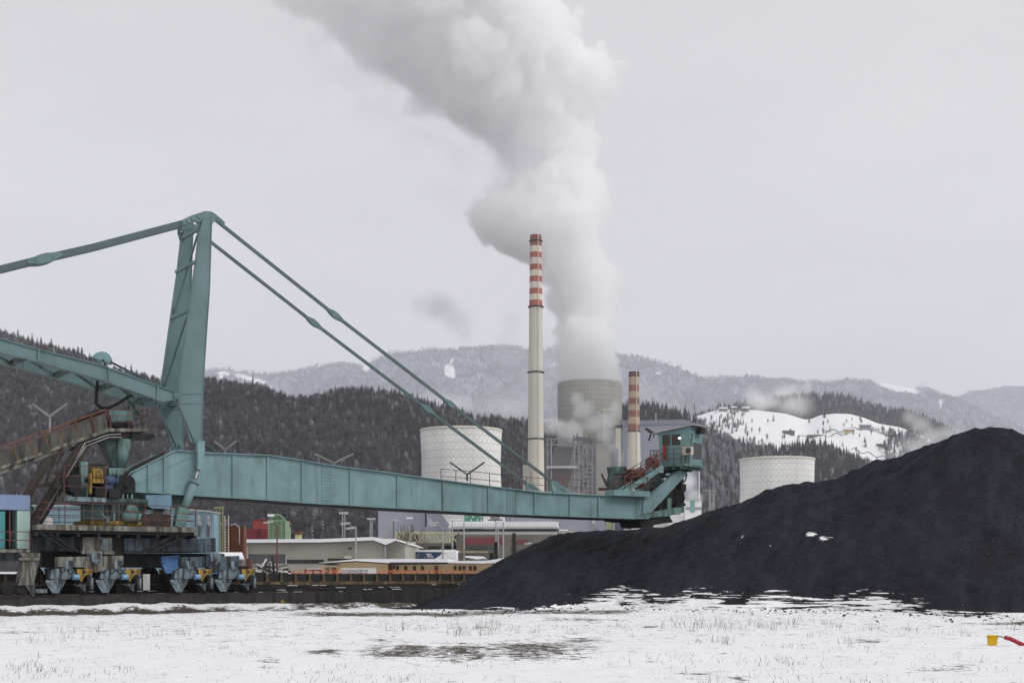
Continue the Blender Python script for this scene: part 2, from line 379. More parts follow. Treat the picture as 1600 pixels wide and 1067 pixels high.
# ---------- coal pile
RIDGE = [(600, 948), (650, 944), (668, 936), (700, 923), (725, 908), (750, 893), (775, 879), (800, 866), (825, 852), (850, 841), (875, 834), (900, 830), (950, 828), (1000, 826), (1035, 824), (1060, 817), (1100, 802), (1125, 794), (1150, 786),
         (1175, 777), (1190, 768), (1205, 765), (1225, 757), (1250, 754), (1280, 752), (1305, 748), (1340, 733), (1370, 717), (1400, 715), (1430, 703), (1460, 692), (1490, 680), (1515, 671), (1540, 667), (1560, 667), (1580, 670), (1610, 683), (1660, 706), (1750, 745), (1850, 800), (1950, 860), (2000, 890)]
RY = [(600, 76.5), (650, 76.5), (750, 82), (850, 91), (950, 96), (1060, 96), (1200, 91), (1350, 88), (1540, 84), (1700, 82), (2000, 80)]
BY = [(600, 950.5), (650, 950), (700, 950.5), (780, 951.5), (820, 954.5), (900, 945), (960, 945), (1050, 950), (1150, 952), (1300, 952), (1400, 955), (1500, 960), (1700, 962), (2000, 965)]
def make_pile():
    g = MB(); att = []; cols = [600 + 4 * i for i in range(351)]; ns, nb = 84, 16
    for px in cols:
        Yb = 4000 / (interp(BY, px) + 1.2 - HY); Yr = max(interp(RY, px), Yb + .4); zr = CH + (HY - interp(RIDGE, px)) / F * Yr
        zr = max(zr, .02)
        for j in range(ns + nb + 1):
            if j <= ns:
                s = j / ns; Y = Yb + (Yr - Yb) * s; k = smooth(.0, .12, s) * (1 - smooth(.86, 1, s) * .55)
                f = s - .06 * math.sin(math.pi * s) * math.sin(px * .012 + 2)
                z = zr * f
                X = (px - CX) / F * Y
                # gullies that run down the slope, lobes and crumbly lumps
                q = (px - 1545) / max(60, 60 + 500 * (1 - s)) if px > 1180 else (px - 980 - 330 * s) / 120
                am = min(1, zr / 4)
                z += k * am * (.26 * fbm((q * 1.6, s * .5, 1.3), 2.2, 4) + .16 * fbm((X * .45, Y * .10, z * .1), 1, 3) + .09 * fbm((X, Y * .4, z * .4), 1.5, 4))
                z += (1 - smooth(.9, 1, s) * 0) * .05 * am * fbm((X, Y, 9), 2.6, 3) * smooth(0, .05, s)
            else:
                s = (j - ns) / nb; Y = Yr + 16 * s * (zr / 11 + .25); z = zr * (1 - s ** 1.3) - .25 * s; X = (px - CX) / F * Y
            g.v.append((X, Y, max(z, -.25) if j else -.12))
            py = HY - (z - CH) / Y * F
            a = 0
            if j <= ns:
                top = 930 + 6 * math.sin(px * .05) + 7 * smooth(1130, 1260, px) - 5 * smooth(1320, 1380, px) * (1 - smooth(1400, 1440, px))
                w = smooth(835, 985, px) * (1 - smooth(1390, 1480, px))
                a = max(w * (.33 + .36 * smooth(top - 3, top + 17, py)) if py > top - 9 else 0, .85 * smooth(interp(BY, px) - 5.5, interp(BY, px) - 1, py) * smooth(690, 840, px))
                for (ex, ey, rx, ry) in ((1268, 834, 10, 4), (1285, 841, 9, 2.5), (1203, 852, 5, 3), (1160, 838, 4, 2), (1298, 838, 4, 2)):
                    a = max(a, .85 * max(0, 1.25 - math.hypot((px - ex) / rx, (py - ey) / ry)))
            att.append(a)
    m = ns + nb + 1
    for i in range(len(cols) - 1):
        for j in range(m - 1): g.f.append((i * m + j, (i + 1) * m + j, (i + 1) * m + j + 1, i * m + j + 1)); g.mi.append(0); g.sm.append(True)
    o = g.build('coal_pile', coal_mat()); set_attr(o, 'snow', att)
    tag(o, 'huge black heap of coal with thin snow along its foot', 'coal pile')
make_pile()

# lumps of coal scattered over the heap's foot and the snow
lm = MB()
for i in range(420):
    px = random.uniform(660, 1640); py = interp(BY, px) + abs(random.gauss(0, 1)) * 5 + .5; Y = 4000 / (py - HY); p = P(px, py, Y); r = random.uniform(.03, .13)
    vs = [Vector((p.x, p.y, .03)) + Vector((random.gauss(0, 1), random.gauss(0, 1), abs(random.gauss(0, .7)))).normalized() * r * random.uniform(.6, 1.2) for _ in range(6)]
    lm.add(vs, [(0, 1, 2), (0, 2, 3), (0, 3, 4), (1, 4, 5), (2, 3, 5), (1, 2, 5), (3, 4, 5), (0, 1, 4)])
tag(lm.build('coal_crumbs', BELT), 'scattered black coal crumbs on the snow', kind='stuff')

# dry grass standing through the snow
def make_grass():
    g = MB(); random.seed(21)
    def stalk(p, h, lean, w):
        a = random.uniform(0, 6.28); d = Vector((math.cos(a), math.sin(a), 0)); t = p + d * lean * h + Z * h; mid = p + d * lean * h * .35 + Z * h * .6
        s = Vector((1, random.uniform(-.4, .4), 0)).normalized() * w
        g.k = random.choice((0, 0, 0, 1, 2, 2))
        g.add([p - s, p + s, mid + s * .7, mid - s * .7, t], [(0, 1, 2, 3), (3, 2, 4)])
    n = 0
    clumps = []
    for i in range(400):
        py = 957 + 108 * random.random() ** 1.5; px = random.uniform(-40, 1640); clumps.append((px, py, random.choice((2, 3, 3, 5, 8)), random.uniform(.05, .16), 9))
    for (px, py, k, h, sp) in ((130, 985, 26, .4, 30), (40, 1040, 20, .25, 18), (195, 1050, 12, .2, 12), (708, 988, 40, .5, 16), (755, 985, 50, .5, 18), (800, 985, 26, .35, 14), (620, 980, 20, .4, 20), (1080, 980, 60, .55, 40), (1160, 982, 60, .5, 40),
                               (1240, 975, 60, .45, 45), (1130, 1003, 24, .35, 14), (1110, 1065, 40, .25, 24), (1220, 1040, 24, .22, 20), (1300, 985, 40, .4, 50), (1400, 985, 40, .35, 50), (1480, 990, 20, .35, 30), (1590, 985, 20, .5, 15), (1330, 1000, 20, .4, 8),
                               (640, 1060, 14, .18, 12), (550, 1000, 24, .2, 30), (430, 985, 24, .25, 40), (330, 1000, 22, .22, 40), (240, 990, 30, .3, 30), (900, 980, 30, .25, 40), (980, 990, 30, .22, 40), (90, 1000, 26, .4, 40), (712, 1040, 8, .45, 3), (280, 985, 16, .42, 16)):
        for c in range(max(1, k // 5)): clumps.append((random.gauss(px, sp), random.gauss(py, 4), 6, h * random.uniform(.6, 1.15), 5))
    for px, py, k, h, sp in clumps:
        py = max(956, py); Y = 4000 / (py - HY)
        for j in range(k):
            p = P(px + random.gauss(0, sp) , py, Y); p.y += random.gauss(0, .4); p.z = -.03
            stalk(p, h * .72 * random.uniform(.4, 1.5), random.uniform(.05, .7), random.uniform(.0013, .0032) * (1 + Y / 40))
    for i in range(3200):      # short stubble just breaking the snow
        py = 957 + 112 * random.random() ** 1.3; Y = 4000 / (py - HY); px = random.uniform(-40, 1640); p = P(px, py, Y); p.z = -.02
        if fbm((p.x, p.y, 2), .12, 3) + .12 * random.gauss(0, 1) > -.05: stalk(p, random.uniform(.04, .13), random.uniform(.1, 1.2), random.uniform(.002, .006))
    o = g.build('dry_grass', [weather('straw', (.26, .20, .13), .6, 3, 0, rough=.9), weather('brown_stalk', (.10, .075, .055), .6, 3, 0, rough=.9), weather('grey_stalk', (.17, .15, .13), .6, 3, 0, rough=.9)])
    tag(o, 'sparse dry grass stalks poking through the snow', kind='stuff')
make_grass()

# yellow bucket and red hose
def bucket():
    p = P(1550.5, 1010, 4000 / (1010 - HY)); t = thing('bucket', 'small yellow plastic bucket standing on the snow', 'bucket', (p.x, p.y, -.03))
    b = MB(); b.lathe((p.x, p.y, 0), [(.0, .02), (.118, .02), (.125, .05), (.140, .29), (.152, .29), (.152, .315), (.136, .315), (.115, .06), (0, .05)], 24)
    b.lathe((p.x, p.y, 0), [(.139, .235), (.15, .235), (.15, .25), (.139, .25)], 24)
    b.build('tub', weather('yellow_plastic', (.80, .50, .01), .9, 3, .1, rough=.4), t)
    h = MB(); h.path([Vector((p.x + .148 * math.cos(a), p.y - .148 * math.sin(a) * .6 - .02, .27 - .10 * math.sin(a))) for a in [math.pi * k / 8 for k in range(9)]], .005); h.build('handle', WHITE, t)
bucket()
def hose():
    Y = 4000 / (1011 - HY); pts = [P(x, y, Y) for x, y in ((1570, 995.5), (1577, 997), (1584, 1000), (1592, 1004), (1600, 1007.5), (1612, 1008), (1640, 1008.5), (1700, 1009))]
    t = thing('hose', 'thick red ribbed hose trailing across the snow beside the bucket', 'hose', (pts[0].x, pts[0].y, 0))
    h = MB()
    for i, (a, b) in enumerate(zip(pts, pts[1:])):
        h.tube(a, b, .055, .06, 12)
    h.build('tube', weather('red_rubber', (.42, .035, .06), .8, 3, .1, rough=.5), t)
    c = MB(); c.path([P(x, y, Y) for x, y in ((1557, 993.5), (1563, 994), (1567, 995), (1572, 996))], .014); c.build('nozzle', weather('green_cord', (.05, .16, .10), .8, 3, 0), t)
hose()
# ================================================================== the stacker
SU, SV = MU(176, 810, 3)[0], 3.0           # slewing axis
SROOT = W(SU, SV, .93)
stk = thing('stacker', 'large teal rail mounted boom stacker with mast, stays and cabin over the coal heap', 'stacker', SROOT)
def part(mb, name, mats, parent=stk): return mb.build(name, mats, parent)
NV, FV = 1.75, 4.6                        # near and far girder planes
DV = V * (FV - NV)

def offset(pts, d): return [Vector(p) + d for p in pts]

# ---------- boom girders
TOPL = [(301, 706), (317, 708), (364, 710), (418, 712), (460, 718), (500, 725), (540, 731), (590, 737), (640, 744), (716, 754), (782, 762.5), (842, 770), (900, 773), (955, 775.5), (989, 778), (1012, 780)]
BOTL = [(301, 773), (317, 774), (364, 776.5), (418, 780), (460, 783.5), (500, 786), (540, 788), (590, 791.5), (640, 794), (716, 798), (782, 801.5), (842, 804), (900, 806.5), (955, 808.5), (989, 809.5), (1012, 809)]
HEADT = [(190, 770), (193, 752), (203, 739), (240, 720), (274, 704.5), (301, 706)]
HEADB = [(191, 770.2), (198, 768.5), (208, 767.5), (240, 769), (270, 771), (301, 773)]
def girder(v, name, near):
    g = MB(); T = [M(x, y, NV) for x, y in HEADT[:-1] + TOPL]; B = [M(x, y, NV) for x, y in HEADB[:-1] + BOTL]
    sh = V * (v - NV); T = offset(T, sh); B = offset(B, sh)
    g.strip(T, B, V * .10)
    for L, dz in ((T, .03), (B, -.03)):
        for a, b in zip(L, L[1:]):
            a2, b2 = a + Z * dz + V * .05, b + Z * dz + V * .05; dd = (b2 - a2).normalized() * .01
            g.bar(a2 - dd, b2 + dd, .42, .055)
    for x in (232, 257, 364, 418, 472, 547, 621, 692, 763, 835, 890, 935):
        yt = interp(HEADT + TOPL[1:], x) + 1; yb = interp(HEADB + BOTL[1:], x) - 1
        a, b = M(x, yt, NV) + sh, M(x, yb, NV) + sh
        g.bar(a - V * .06, b - V * .06, .05, .12, U)
    if near:
        g.bar(M(212, 756, NV) - V * .02, M(258, 733, NV) - V * .02, .05, .05); g.bar(M(258, 733, NV) - V * .02, M(300, 712, NV) - V * .02, .05, .05)
        g.bar(M(212, 756, NV) - V * .02, M(212, 767, NV) - V * .02, .05, .05, U)
    o = part(g, name, TEAL)
    if near:
        for x0, x1 in ((502, 518), (791, 806)):
            s = MB(); q = [M(x0, interp(TOPL, x0) + 2, NV - .006), M(x1, interp(TOPL, x1) + 2, NV - .006), M(x1, interp(BOTL, x1) - 2, NV - .006), M(x0, interp(BOTL, x0) - 2, NV - .006)]
            s.prism(q, -V * .02)
            s.k = 1
            for i in range(4):
                for j in range(11):
                    a = q[0].lerp(q[1], (i + .5) / 4); b = q[3].lerp(q[2], (i + .5) / 4); c = a.lerp(b, (j + .5) / 11) - V * .02
                    s.tube(c, c - V * .03, .028, n=6)
            s.build('splice_plate', [TEAL, TEALD], o)
    return o
gn = girder(NV, 'boom_girder', True); gf = girder(FV, 'boom_girder', False)
# between the girders: cross members, belt and idlers, walkway
cx = MB()
for x in range(320, 1010, 34):
    b = M(x, interp(BOTL, x) - 5, NV); cx.bar(b + V * .1, b + DV, .14, .2)
    b2 = M(x + 17, interp(BOTL, x + 17) - 5, NV); cx.bar(b + V * .1, M(x + 34, interp(BOTL, min(1012, x + 34)) - 5, NV) + DV, .08, .1)
part(cx, 'cross_bracing', TEALD)
bl = MB(); bp = [(250, 718)] + [(x, y + 6) for x, y in TOPL]
for (x0, y0), (x1, y1) in zip(bp, bp[1:]):
    a, b = M(x0, y0, NV), M(x1, y1, NV); bl.hexa([a + V * .55 - Z * .03, b + V * .55 - Z * .03, b + V * 1.95 - Z * .03, a + V * 1.95 - Z * .03, a + V * .55, b + V * .55, b + V * 1.95, a + V * 1.95])
part(bl, 'belt', BELT)
lip = MB()      # added dark sheet painting the shade under the boom
for (x0, y0), (x1, y1) in zip(BOTL, BOTL[1:]):
    a, b = M(x0, y0, NV) - Z * .09, M(x1, y1, NV) - Z * .09
    lip.hexa([a + V * .3, b + V * .3, b + V * 2.2, a + V * 2.2, a + V * .3 + Z * .03, b + V * .3 + Z * .03, b + V * 2.2 + Z * .03, a + V * 2.2 + Z * .03])
part(lip, 'underside_shade_sheet', DARK)
# dark cover along the sloping rear top
cv = MB(); cv.strip([M(196, 738, NV - .1), M(215, 726, NV - .1), M(256, 706, NV - .1)], [M(193, 752, NV - .1), M(216, 732, NV - .1), M(257, 711, NV - .1)], V * .3); part(cv, 'belt_cover', DARK)
wk = MB(); tw = [(735, 757), (782, 760), (842, 767), (900, 771), (958, 773)]
for (x0, y0), (x1, y1) in zip(tw, tw[1:]):
    a, b = M(x0, y0, NV), M(x1, y1, NV)
    wk.hexa([a + DV - Z * .1, b + DV - Z * .1, b + DV + V * .8 - Z * .1, a + DV + V * .8 - Z * .1, a + DV + Z * .28, b + DV + Z * .28, b + DV + V * .8 + Z * .28, a + DV + V * .8 + Z * .28])
part(wk, 'walkway', GREYL)
def railing(pts, h, mat, name='handrail', parent=stk, n_mid=1, r=.03, posts=1.5, up=Z):
    g = MB()
    for a, b in zip(pts, pts[1:]):
        a, b = Vector(a), Vector(b); L = (b - a).length; k = max(1, round(L / posts))
        for i in range(k + 1): c = a.lerp(b, i / k); g.bar(c, c + up * h, r * 1.6)
        for j in range(n_mid + 1):
            z = up * h * (j + 1) / (n_mid + 1); g.bar(a + z, b + z, r * 1.5)
    return g.build(name, mat, parent)
railing([M(x, y, NV) + DV + V * .7 + Z * .28 for x, y in tw], .95, RAIL, r=.024)

# ---------- mast legs
LEG = [(319.5, 331), (331, 332), (327.5, 450), (320, 560), (316.5, 618), (315.5, 690), (304.5, 690), (277.5, 626), (278.5, 608), (286, 560), (298, 474), (307, 411), (313, 359)]
def mast_leg(sh):
    g = MB(); pts = [M(x, y, NV) + sh for x, y in LEG]
    g.prism(pts, V * .22)
    # proud edge plates and the collar at the joint
    for a, b in (((331, 332), (327.5, 450)), ((327.5, 450), (320, 560)), ((320, 560), (316.5, 618)), ((316.5, 618), (315.5, 690)), ((313, 359), (307, 411)), ((307, 411), (298, 474)), ((298, 474), (286, 560)), ((286, 560), (278.5, 608)), ((277.5, 628), (304.5, 690))):
        p, q = M(*a, NV) + sh + V * .11, M(*b, NV) + sh + V * .11; g.bar(p, q, .30, .045, (p - q).cross(V))
    for y0, y1 in ((613, 615.5), (628, 630.5)): g.strip([M(277, y0, NV) + sh - V * .04, M(318, y0, NV) + sh - V * .04], [M(277, y1, NV) + sh - V * .04, M(318, y1, NV) + sh - V * .04], V * .30)
    c = M(277, 618, NV) + sh; g.tube(c - V * .1, c + V * .32, .22, n=14)
    c = M(309, 690, NV) + sh; g.tube(c - V * .12, c + V * .34, .24, n=14); g.tube(c - V * .2, c - V * .12, .1, n=10)
    # slim strut plates down to the foot
    g.bar(M(283, 630, NV) + sh + V * .1, M(300, 690, NV) + sh + V * .1, .12, .12); g.bar(M(290, 660, NV) + sh + V * .1, M(297, 652, NV) + sh + V * .1, .08)
    return part(g, 'mast_leg', TEALM)
mast_leg(V * 0); mast_leg(DV)
mb = MB()
for y, x in ((355, 315), (409, 305), (484, 297)): a = M(x, y, NV) + V * .11; mb.bar(a, a + DV, .16, .16)
mb.bar(M(312, 365, NV) + V * .3, M(300, 480, NV) + DV + V * .11, .09, .09); mb.bar(M(296, 490, NV) + V * .3, M(284, 600, NV) + DV + V * .11, .09, .09)
a = M(297, 622, NV) + V * .11; mb.bar(a, a + DV, .35, .4)
part(mb, 'mast_brace', TEALM)
for sh in (V * -.03, DV - V * .03):      # head plates
    hd = MB(); far = sh.length > 1; PL_ = ((331, 331), (320, 330), (309, 333.5), (309, 346), (316, 343), (331, 340)) if far else ((331, 331), (320, 330), (300, 336.5), (286, 343), (286, 352), (300, 348), (316, 343), (331, 340))
    hd.prism([M(x, y, NV) + sh for x, y in PL_], V * .06)
    hd.prism([M(x, y, NV) + sh + V * .27 for x, y in PL_], V * .06)
    hd.prism([M(x, y, NV) + sh for x, y in ((329, 331), (335, 333.5), (352, 348), (347, 353), (334, 346), (329, 356))], V * .06)
    for x, y in ((294, 345), (302, 342), (311, 338), (341, 344), (347, 349))[2 if far else 0:]: c = M(x, y, NV) + sh; hd.tube(c - V * .05, c, .13, n=10)
    hd.prism([M(x, y, NV) + sh + V * .2 for x, y in ((330, 344), (334, 347), (329, 358))], V * .06)
    hd.prism([M(x, y, NV) + sh + V * .2 for x, y in ((308, 346), (316, 344), (313, 362))], V * .06)
    part(hd, 'mast_head', TEALM)

# ---------- stays: flat bars joined by pinned link plates
def stay(pts, links, name, sh, wd=.185, lw=.36):
    g = MB(); q = [M(x, y, NV) + sh + V * .3 for x, y in pts]
    for a, b in zip(q, q[1:]): g.bar(a, b, .10, wd, Z)
    o = part(g, name, TEALS)
    for (x, y, hl) in links:
        k = MB(); c = M(x, y, NV) + sh + V * .3
        i = min(range(len(q) - 1), key=lambda i: abs((q[i] + q[i + 1]).dot(U) / 2 - c.dot(U)) - (q[i + 1] - q[i]).length * .5)
        d = (q[i + 1] - q[i]).normalized(); n = d.cross(V).normalized()
        prof = [(-1, .3), (-.55, .75), (-.2, 1), (.2, 1), (.55, .75), (1, .3)]
        out = [c + d * hl * a + n * lw * .5 * b for a, b in prof] + [c + d * hl * a - n * lw * .5 * b for a, b in prof[::-1]]
        k.prism(offset(out, -V * .10), V * .05); k.prism(offset(out, V * .05), V * .06)
        for s in (-.5, .5): k.tube(c + d * hl * s - V * .14, c + d * hl * s + V * .14, .09, n=10)
        k.build('link_plate', TEALM, o)
    return o
for sh in (V * 0, DV):
    stay([(340, 342), (527, 491), (708, 631), (884, 765)], [(527, 491, .62), (708, 631, .62), (876, 759, .7)], 'stay', sh)
    stay([(292, 346), (150, 383.5), (65, 403), (0, 419), (-160, 457)], [(72, 402, .95)], 'back_stay', V * .0 if sh.length < .1 else V * .62, .33, .48)
an = MB()
for sh in (V * 0, DV):
    an.prism([M(x, y, NV) + sh + V * .2 for x, y in ((864, 752), (880, 757), (905, 775), (868, 772))], V * .2)
part(an, 'stay_anchor', TEAL)

# ---------- counter boom
CT = [(-160, 487), (0, 529), (60, 546), (157, 570.5), (259, 607), (277, 613)]; CB = [(-160, 509), (0, 550), (60, 564.5), (157, 593), (254, 627), (277, 623)]
for sh in (V * 0, DV):
    g = MB(); T = [M(x, y, NV) + sh for x, y in CT]; B = [M(x, y, NV) + sh for x, y in CB]
    g.strip(T, B, V * .3)
    for L in (T, B):
        for a, b in zip(L, L[1:]): g.bar(a + V * .15, b + V * .15, .5, .05)
    for x in (-60, 60, 170, 246): g.bar(M(x, interp(CT, x), NV) + sh - V * .05, M(x, interp(CB, x), NV) + sh - V * .05, .05, .1, U)
    part(g, 'counterboom_girder', TEALM)
g = MB()
for x in (-100, -30, 40, 110, 180, 240): a = M(x, interp(CB, x) - 3, NV); g.bar(a + V * .2, a + DV, .2, .3)
for x in (-100, -30, 40, 110, 180): g.bar(M(x, interp(CB, x) - 3, NV) + V * .2, M(x + 70, interp(CB, x + 70) - 3, NV) + DV, .12, .12)
part(g, 'counterboom_bracing', TEALD)
g = MB(); c = M(-165, 520, NV); g.box(c + DV * .5 - Z * .6, U * 1.6, V * 1.9, Z * 1.5); part(g, 'counterweight', CONCW)
# sheave guard on top of the counter boom
g = MB(); c = M(168, 561, NV) + V * .8; rr = .52
out = [c + U * rr * math.cos(a) + Z * rr * math.sin(a) for a in [math.pi * (k / 14) - .25 for k in range(15)]]
g.prism(out, V * .3); part(g, 'sheave_guard', TEAL)
g = MB(); c1 = M(160, 560, NV) + V * .75; g.bar(c1, M(156, 575, NV) + V * .2, .09); g.bar(M(168, 559, NV) + V * .75, M(171, 578, NV) + V * .2, .09); g.bar(M(164, 560, NV) + V * .75, M(158, 570, NV) + V * .2, .07)
g.bar(M(178, 563, NV) + V * .6, M(258, 606, NV) + V * .3, .1); g.bar(M(183, 570, NV) + V * .6, M(190, 578, NV) + V * .2, .05)
part(g, 'sheave_support', TEALD)
g = MB(); g.path([M(x, y, NV + 1) for x, y in ((153, 590), (151, 612), (150, 630), (158, 637), (170, 637), (185, 630), (200, 620), (206, 617))], .09); part(g, 'drag_cable', DARK)

# ---------- luffing cylinder and its bracket
for sh in (V * -.45, DV + V * .75):
    k = MB(); k.strip([M(304, 690, NV) + sh, M(316, 690, NV) + sh], [M(305, 731, NV) + sh, M(313, 731, NV) + sh], V * .3); c = M(308.5, 730, NV) + sh; k.tube(c - V * .1, c + V * .4, .2, n=12)
    part(k, 'cylinder_bracket', TEAL)
    k = MB(); a = M(308, 731, NV) + sh + V * .15; b = M(301, 752, NV) + sh + V * .15; e = M(284, 797, NV) + sh + V * .15
    k.tube(b, e, .23, n=14); k.tube(b, b.lerp(e, .08), .29, n=14); o = part(k, 'hydraulic_cylinder', TEAL)
    k = MB(); k.tube(a, b, .1, n=10); k.build('piston_rod', STEEL, o)
    k = MB(); k.bar(M(306, 752, NV) + sh + V * .3, M(293, 798, NV) + sh + V * .3, .06); k.build('guard_bar', RAIL, o)
    k = MB(); k.bar(M(281, 794, NV) + sh, M(275, 824, NV) + sh, .6, .5); part(k, 'cylinder_foot', TEALR)

# ---------- slewing deck
def disc(mb_, z0, z1, r, n=48, c=None):
    c = c or W(SU, SV, 0); mb_.lathe(c, [(r, z0), (r, z1)], n, True); return mb_
def zat(py, v=NV, px=215): return MU(px, py, v)[1]
du0, _ = MU(58, 826, 0); du1, _ = MU(306, 826, 0)
zd1 = zat(822, 0); zd0 = zat(830, 0)
g = MB(); g.mbox(du0, du1, 0, 6.2, zd0, zd1); dk = part(g, 'deck', CONC)
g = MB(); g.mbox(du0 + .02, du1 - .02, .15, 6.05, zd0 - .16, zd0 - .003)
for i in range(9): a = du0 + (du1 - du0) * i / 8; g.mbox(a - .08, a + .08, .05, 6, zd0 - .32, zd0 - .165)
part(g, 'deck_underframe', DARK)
cor = [W(du0, .04, zd1), W(du1, .04, zd1), W(du1, 6.1, zd1), W(du0, 6.1, zd1), W(du0, .04, zd1)]
railing(cor[:2], 1.12, RAIL, 'deck_railing', n_mid=2, r=.024, posts=1.3); railing(cor[1:3], 1.12, RAIL, 'deck_railing', n_mid=2, r=.024)
railing(cor[2:5], 1.12, DARKB, 'deck_railing', n_mid=2, r=.024)
# yellow ring, turntable drum, upper works
g = MB(); disc(g, zd1 + .002, zat(814.5, 1.2), 2.05); part(g, 'slewing_ring', YELL)
g = MB(); disc(g, zat(814.4, 1.2), zat(788, 1.2), 1.6)
for k in range(16): a = k * math.pi / 8; q = W(SU, SV, 0) + Vector((math.cos(a), math.sin(a), 0)) * 1.62; g.bar(q + Z * zat(814, 1.2), q + Z * zat(790, 1.2), .08)
part(g, 'turntable', TEAL)
g = MB(); disc(g, zat(787.5, 1.2), zat(780, 1.2), 2.35, 8); part(g, 'turntable_cap', TEALD)
zu = zat(779.5, 0)
ua, ub = MU(101, 780, .4)[0], MU(166, 780, .4)[0]
g = MB(); g.mbox(ua, ub, .4, 3.6, zat(786, .4), zat(779, .4)); part(g, 'machinery_platform', PALE)
zu = zat(779, .4)
railing([W(ua, .45, zu), W(ub, .45, zu)], 1.6, RAIL, 'platform_railing', n_mid=2, r=.024, posts=2.0); railing([W(ua, 3.5, zu), W(ua, .45, zu)], 1.3, DARKB, 'platform_railing', n_mid=2, r=.022)
g = MB()
for x in (90, 99): p = M(x, 785, .3); g.bar(p, p + Z * 1.9, .05)
for k in range(7): y = 785 - k * 8; g.bar(M(90, y, .3), M(99, y, .3), .035)
part(g, 'ladder', DARKB)
# cabinets, motors, gearboxes on the platform
u0, z1 = MU(131, 724, 1.3); u1, _ = MU(168, 724, 1.3)
g = MB(); g.mbox(u0, u1, 1.6, 3.2, zu, z1)
for k in range(4): q = u0 + (u1 - u0) * (k + .5) / 4; g.mbox(q - .03, q + .03, 1.56, 1.6, zu + .1, z1 - .08)
g.mbox(u0 - .12, u1 + .12, 1.5, 3.3, z1 + .002, z1 + .1); part(g, 'electrical_cabinet', weather('sooty_cabinet', (.10, .098, .088), .4, 1.5, .9, (.02, .02, .02), .2))
g = MB(); q0, qz = MU(130, 745, 1.0); g.mbox(q0 - .1, q0 + .25, 1.0, 1.3, zu, zat(725, 1.0)); part(g, 'conduit_box', TEALR)
g = MB(); a, za = MU(145, 754, .7); b, zb = MU(161, 737, .7)
g.tube(W(a, 1, (za + zb) / 2 + .15), W(b, 1, (za + zb) / 2 + .15), .34, n=16); g.mbox(a - .02, b + .02, .62, 1.0, za, za + .22); g.mbox((a + b) / 2 - .18, (a + b) / 2 + .18, .72, 1.0, zb - .12, zb + .06)
g.mbox(a - .14, a - .04, .7, 1.2, zu + .2, zb - .1); part(g, 'drive_motor', YELL)
g = MB(); a, za = MU(163, 757, .7); b, zb = MU(182, 743, .7)
g.tube(W(a, 1.1, (za + zb) / 2), W(b, 1.1, (za + zb) / 2), .28, n=16); g.tube(W(b, 1.1, (za + zb) / 2), W(b + .2, 1.1, (za + zb) / 2), .16, n=12); g.mbox(a + .1, b - .1, .9, 1.3, za - .35, za)
part(g, 'drive_motor', BLUEM)
g = MB()
random.seed(5)
for k in range(26):
    x = random.uniform(106, 200); y = random.uniform(745, 776); c = M(x, y, random.uniform(1.0, 2.4)); s = random.uniform(.12, .34)
    if k % 2: g.box(c, U * s, V * s, Z * s * .8)
    else: g.tube(c - U * s, c + V * .4 + U * s, s * .7, n=12)
g.tube(M(122, 756, 1.0), M(122, 756, 1.0) + V * 1.2, .52, n=18)
part(g, 'gearbox', DARK)
g = MB()
for k in range(5):
    x = 178 + k * 7; g.bar(M(x, 772, 1.3), M(x, 822, 1.3), .06 if k % 2 else .1)
g.tube(M(205, 784, 1.0), M(205, 802, 1.0), .2, .42, 12); g.tube(M(205, 802, 1.0), M(205, 815, 1.0), .55, .45, 14)
part(g, 'slew_drive', TEALR)
g = MB()
for k in range(12):
    c = M(random.uniform(165, 200), random.uniform(790, 816), 1.2 + .5 * random.random()); s = random.uniform(.1, .24); g.tube(c - Z * s, c + Z * s * 1.3, s * .7, n=10)
g.path([M(x, y, 1.1) for x, y in ((150, 792), (158, 800), (166, 812), (172, 806))], .04)
part(g, 'slew_gear', PALE)
g = MB(); ua2 = MU(100, 788, 1)[0]
part(MB().mbox(MU(222, 826, 1)[0], MU(268, 826, 1)[0], 1.2, 4.6, zd1, zat(802, 1.2)), 'pump_box', DARKB)
g = MB(); q = [(228, 773), (268, 773), (268, 794), (238, 794), (229, 788)]; g.prism([M(x, y, 1.3) for x, y in q], V * 2.2); part(g, 'hydraulic_tank', weather('dull_blue_tank', (.16, .27, .36), .7, 1.2, .4, (.06, .1, .13), .1))
# rear body joining turntable and boom
g = MB(); g.prism([M(x, y, NV + .2) for x, y in ((170, 742), (200, 742), (206, 770), (300, 774), (300, 786), (182, 790), (168, 780))], V * 2.1); part(g, 'turntable_frame', TEALD)
g = MB(); g.prism([M(x, y, NV + .05) for x, y in ((170, 731), (204, 731), (200, 742), (170, 742))], V * 2.3); g.tube(M(184, 748, 1.5), M(184, 733, 1.5), .1, n=8); part(g, 'receiving_trough', TEALR)
g = MB(); g.tube(M(198, 755, 1.4), M(198, 755, 1.4) + V * 2.6, .48, n=20); g.tube(M(198, 755, 1.25), M(198, 755, 1.4), .22, n=12); g.box(M(200, 765, 1.5), U * .35, V * .12, Z * .18); part(g, 'tail_pulley', DARK)

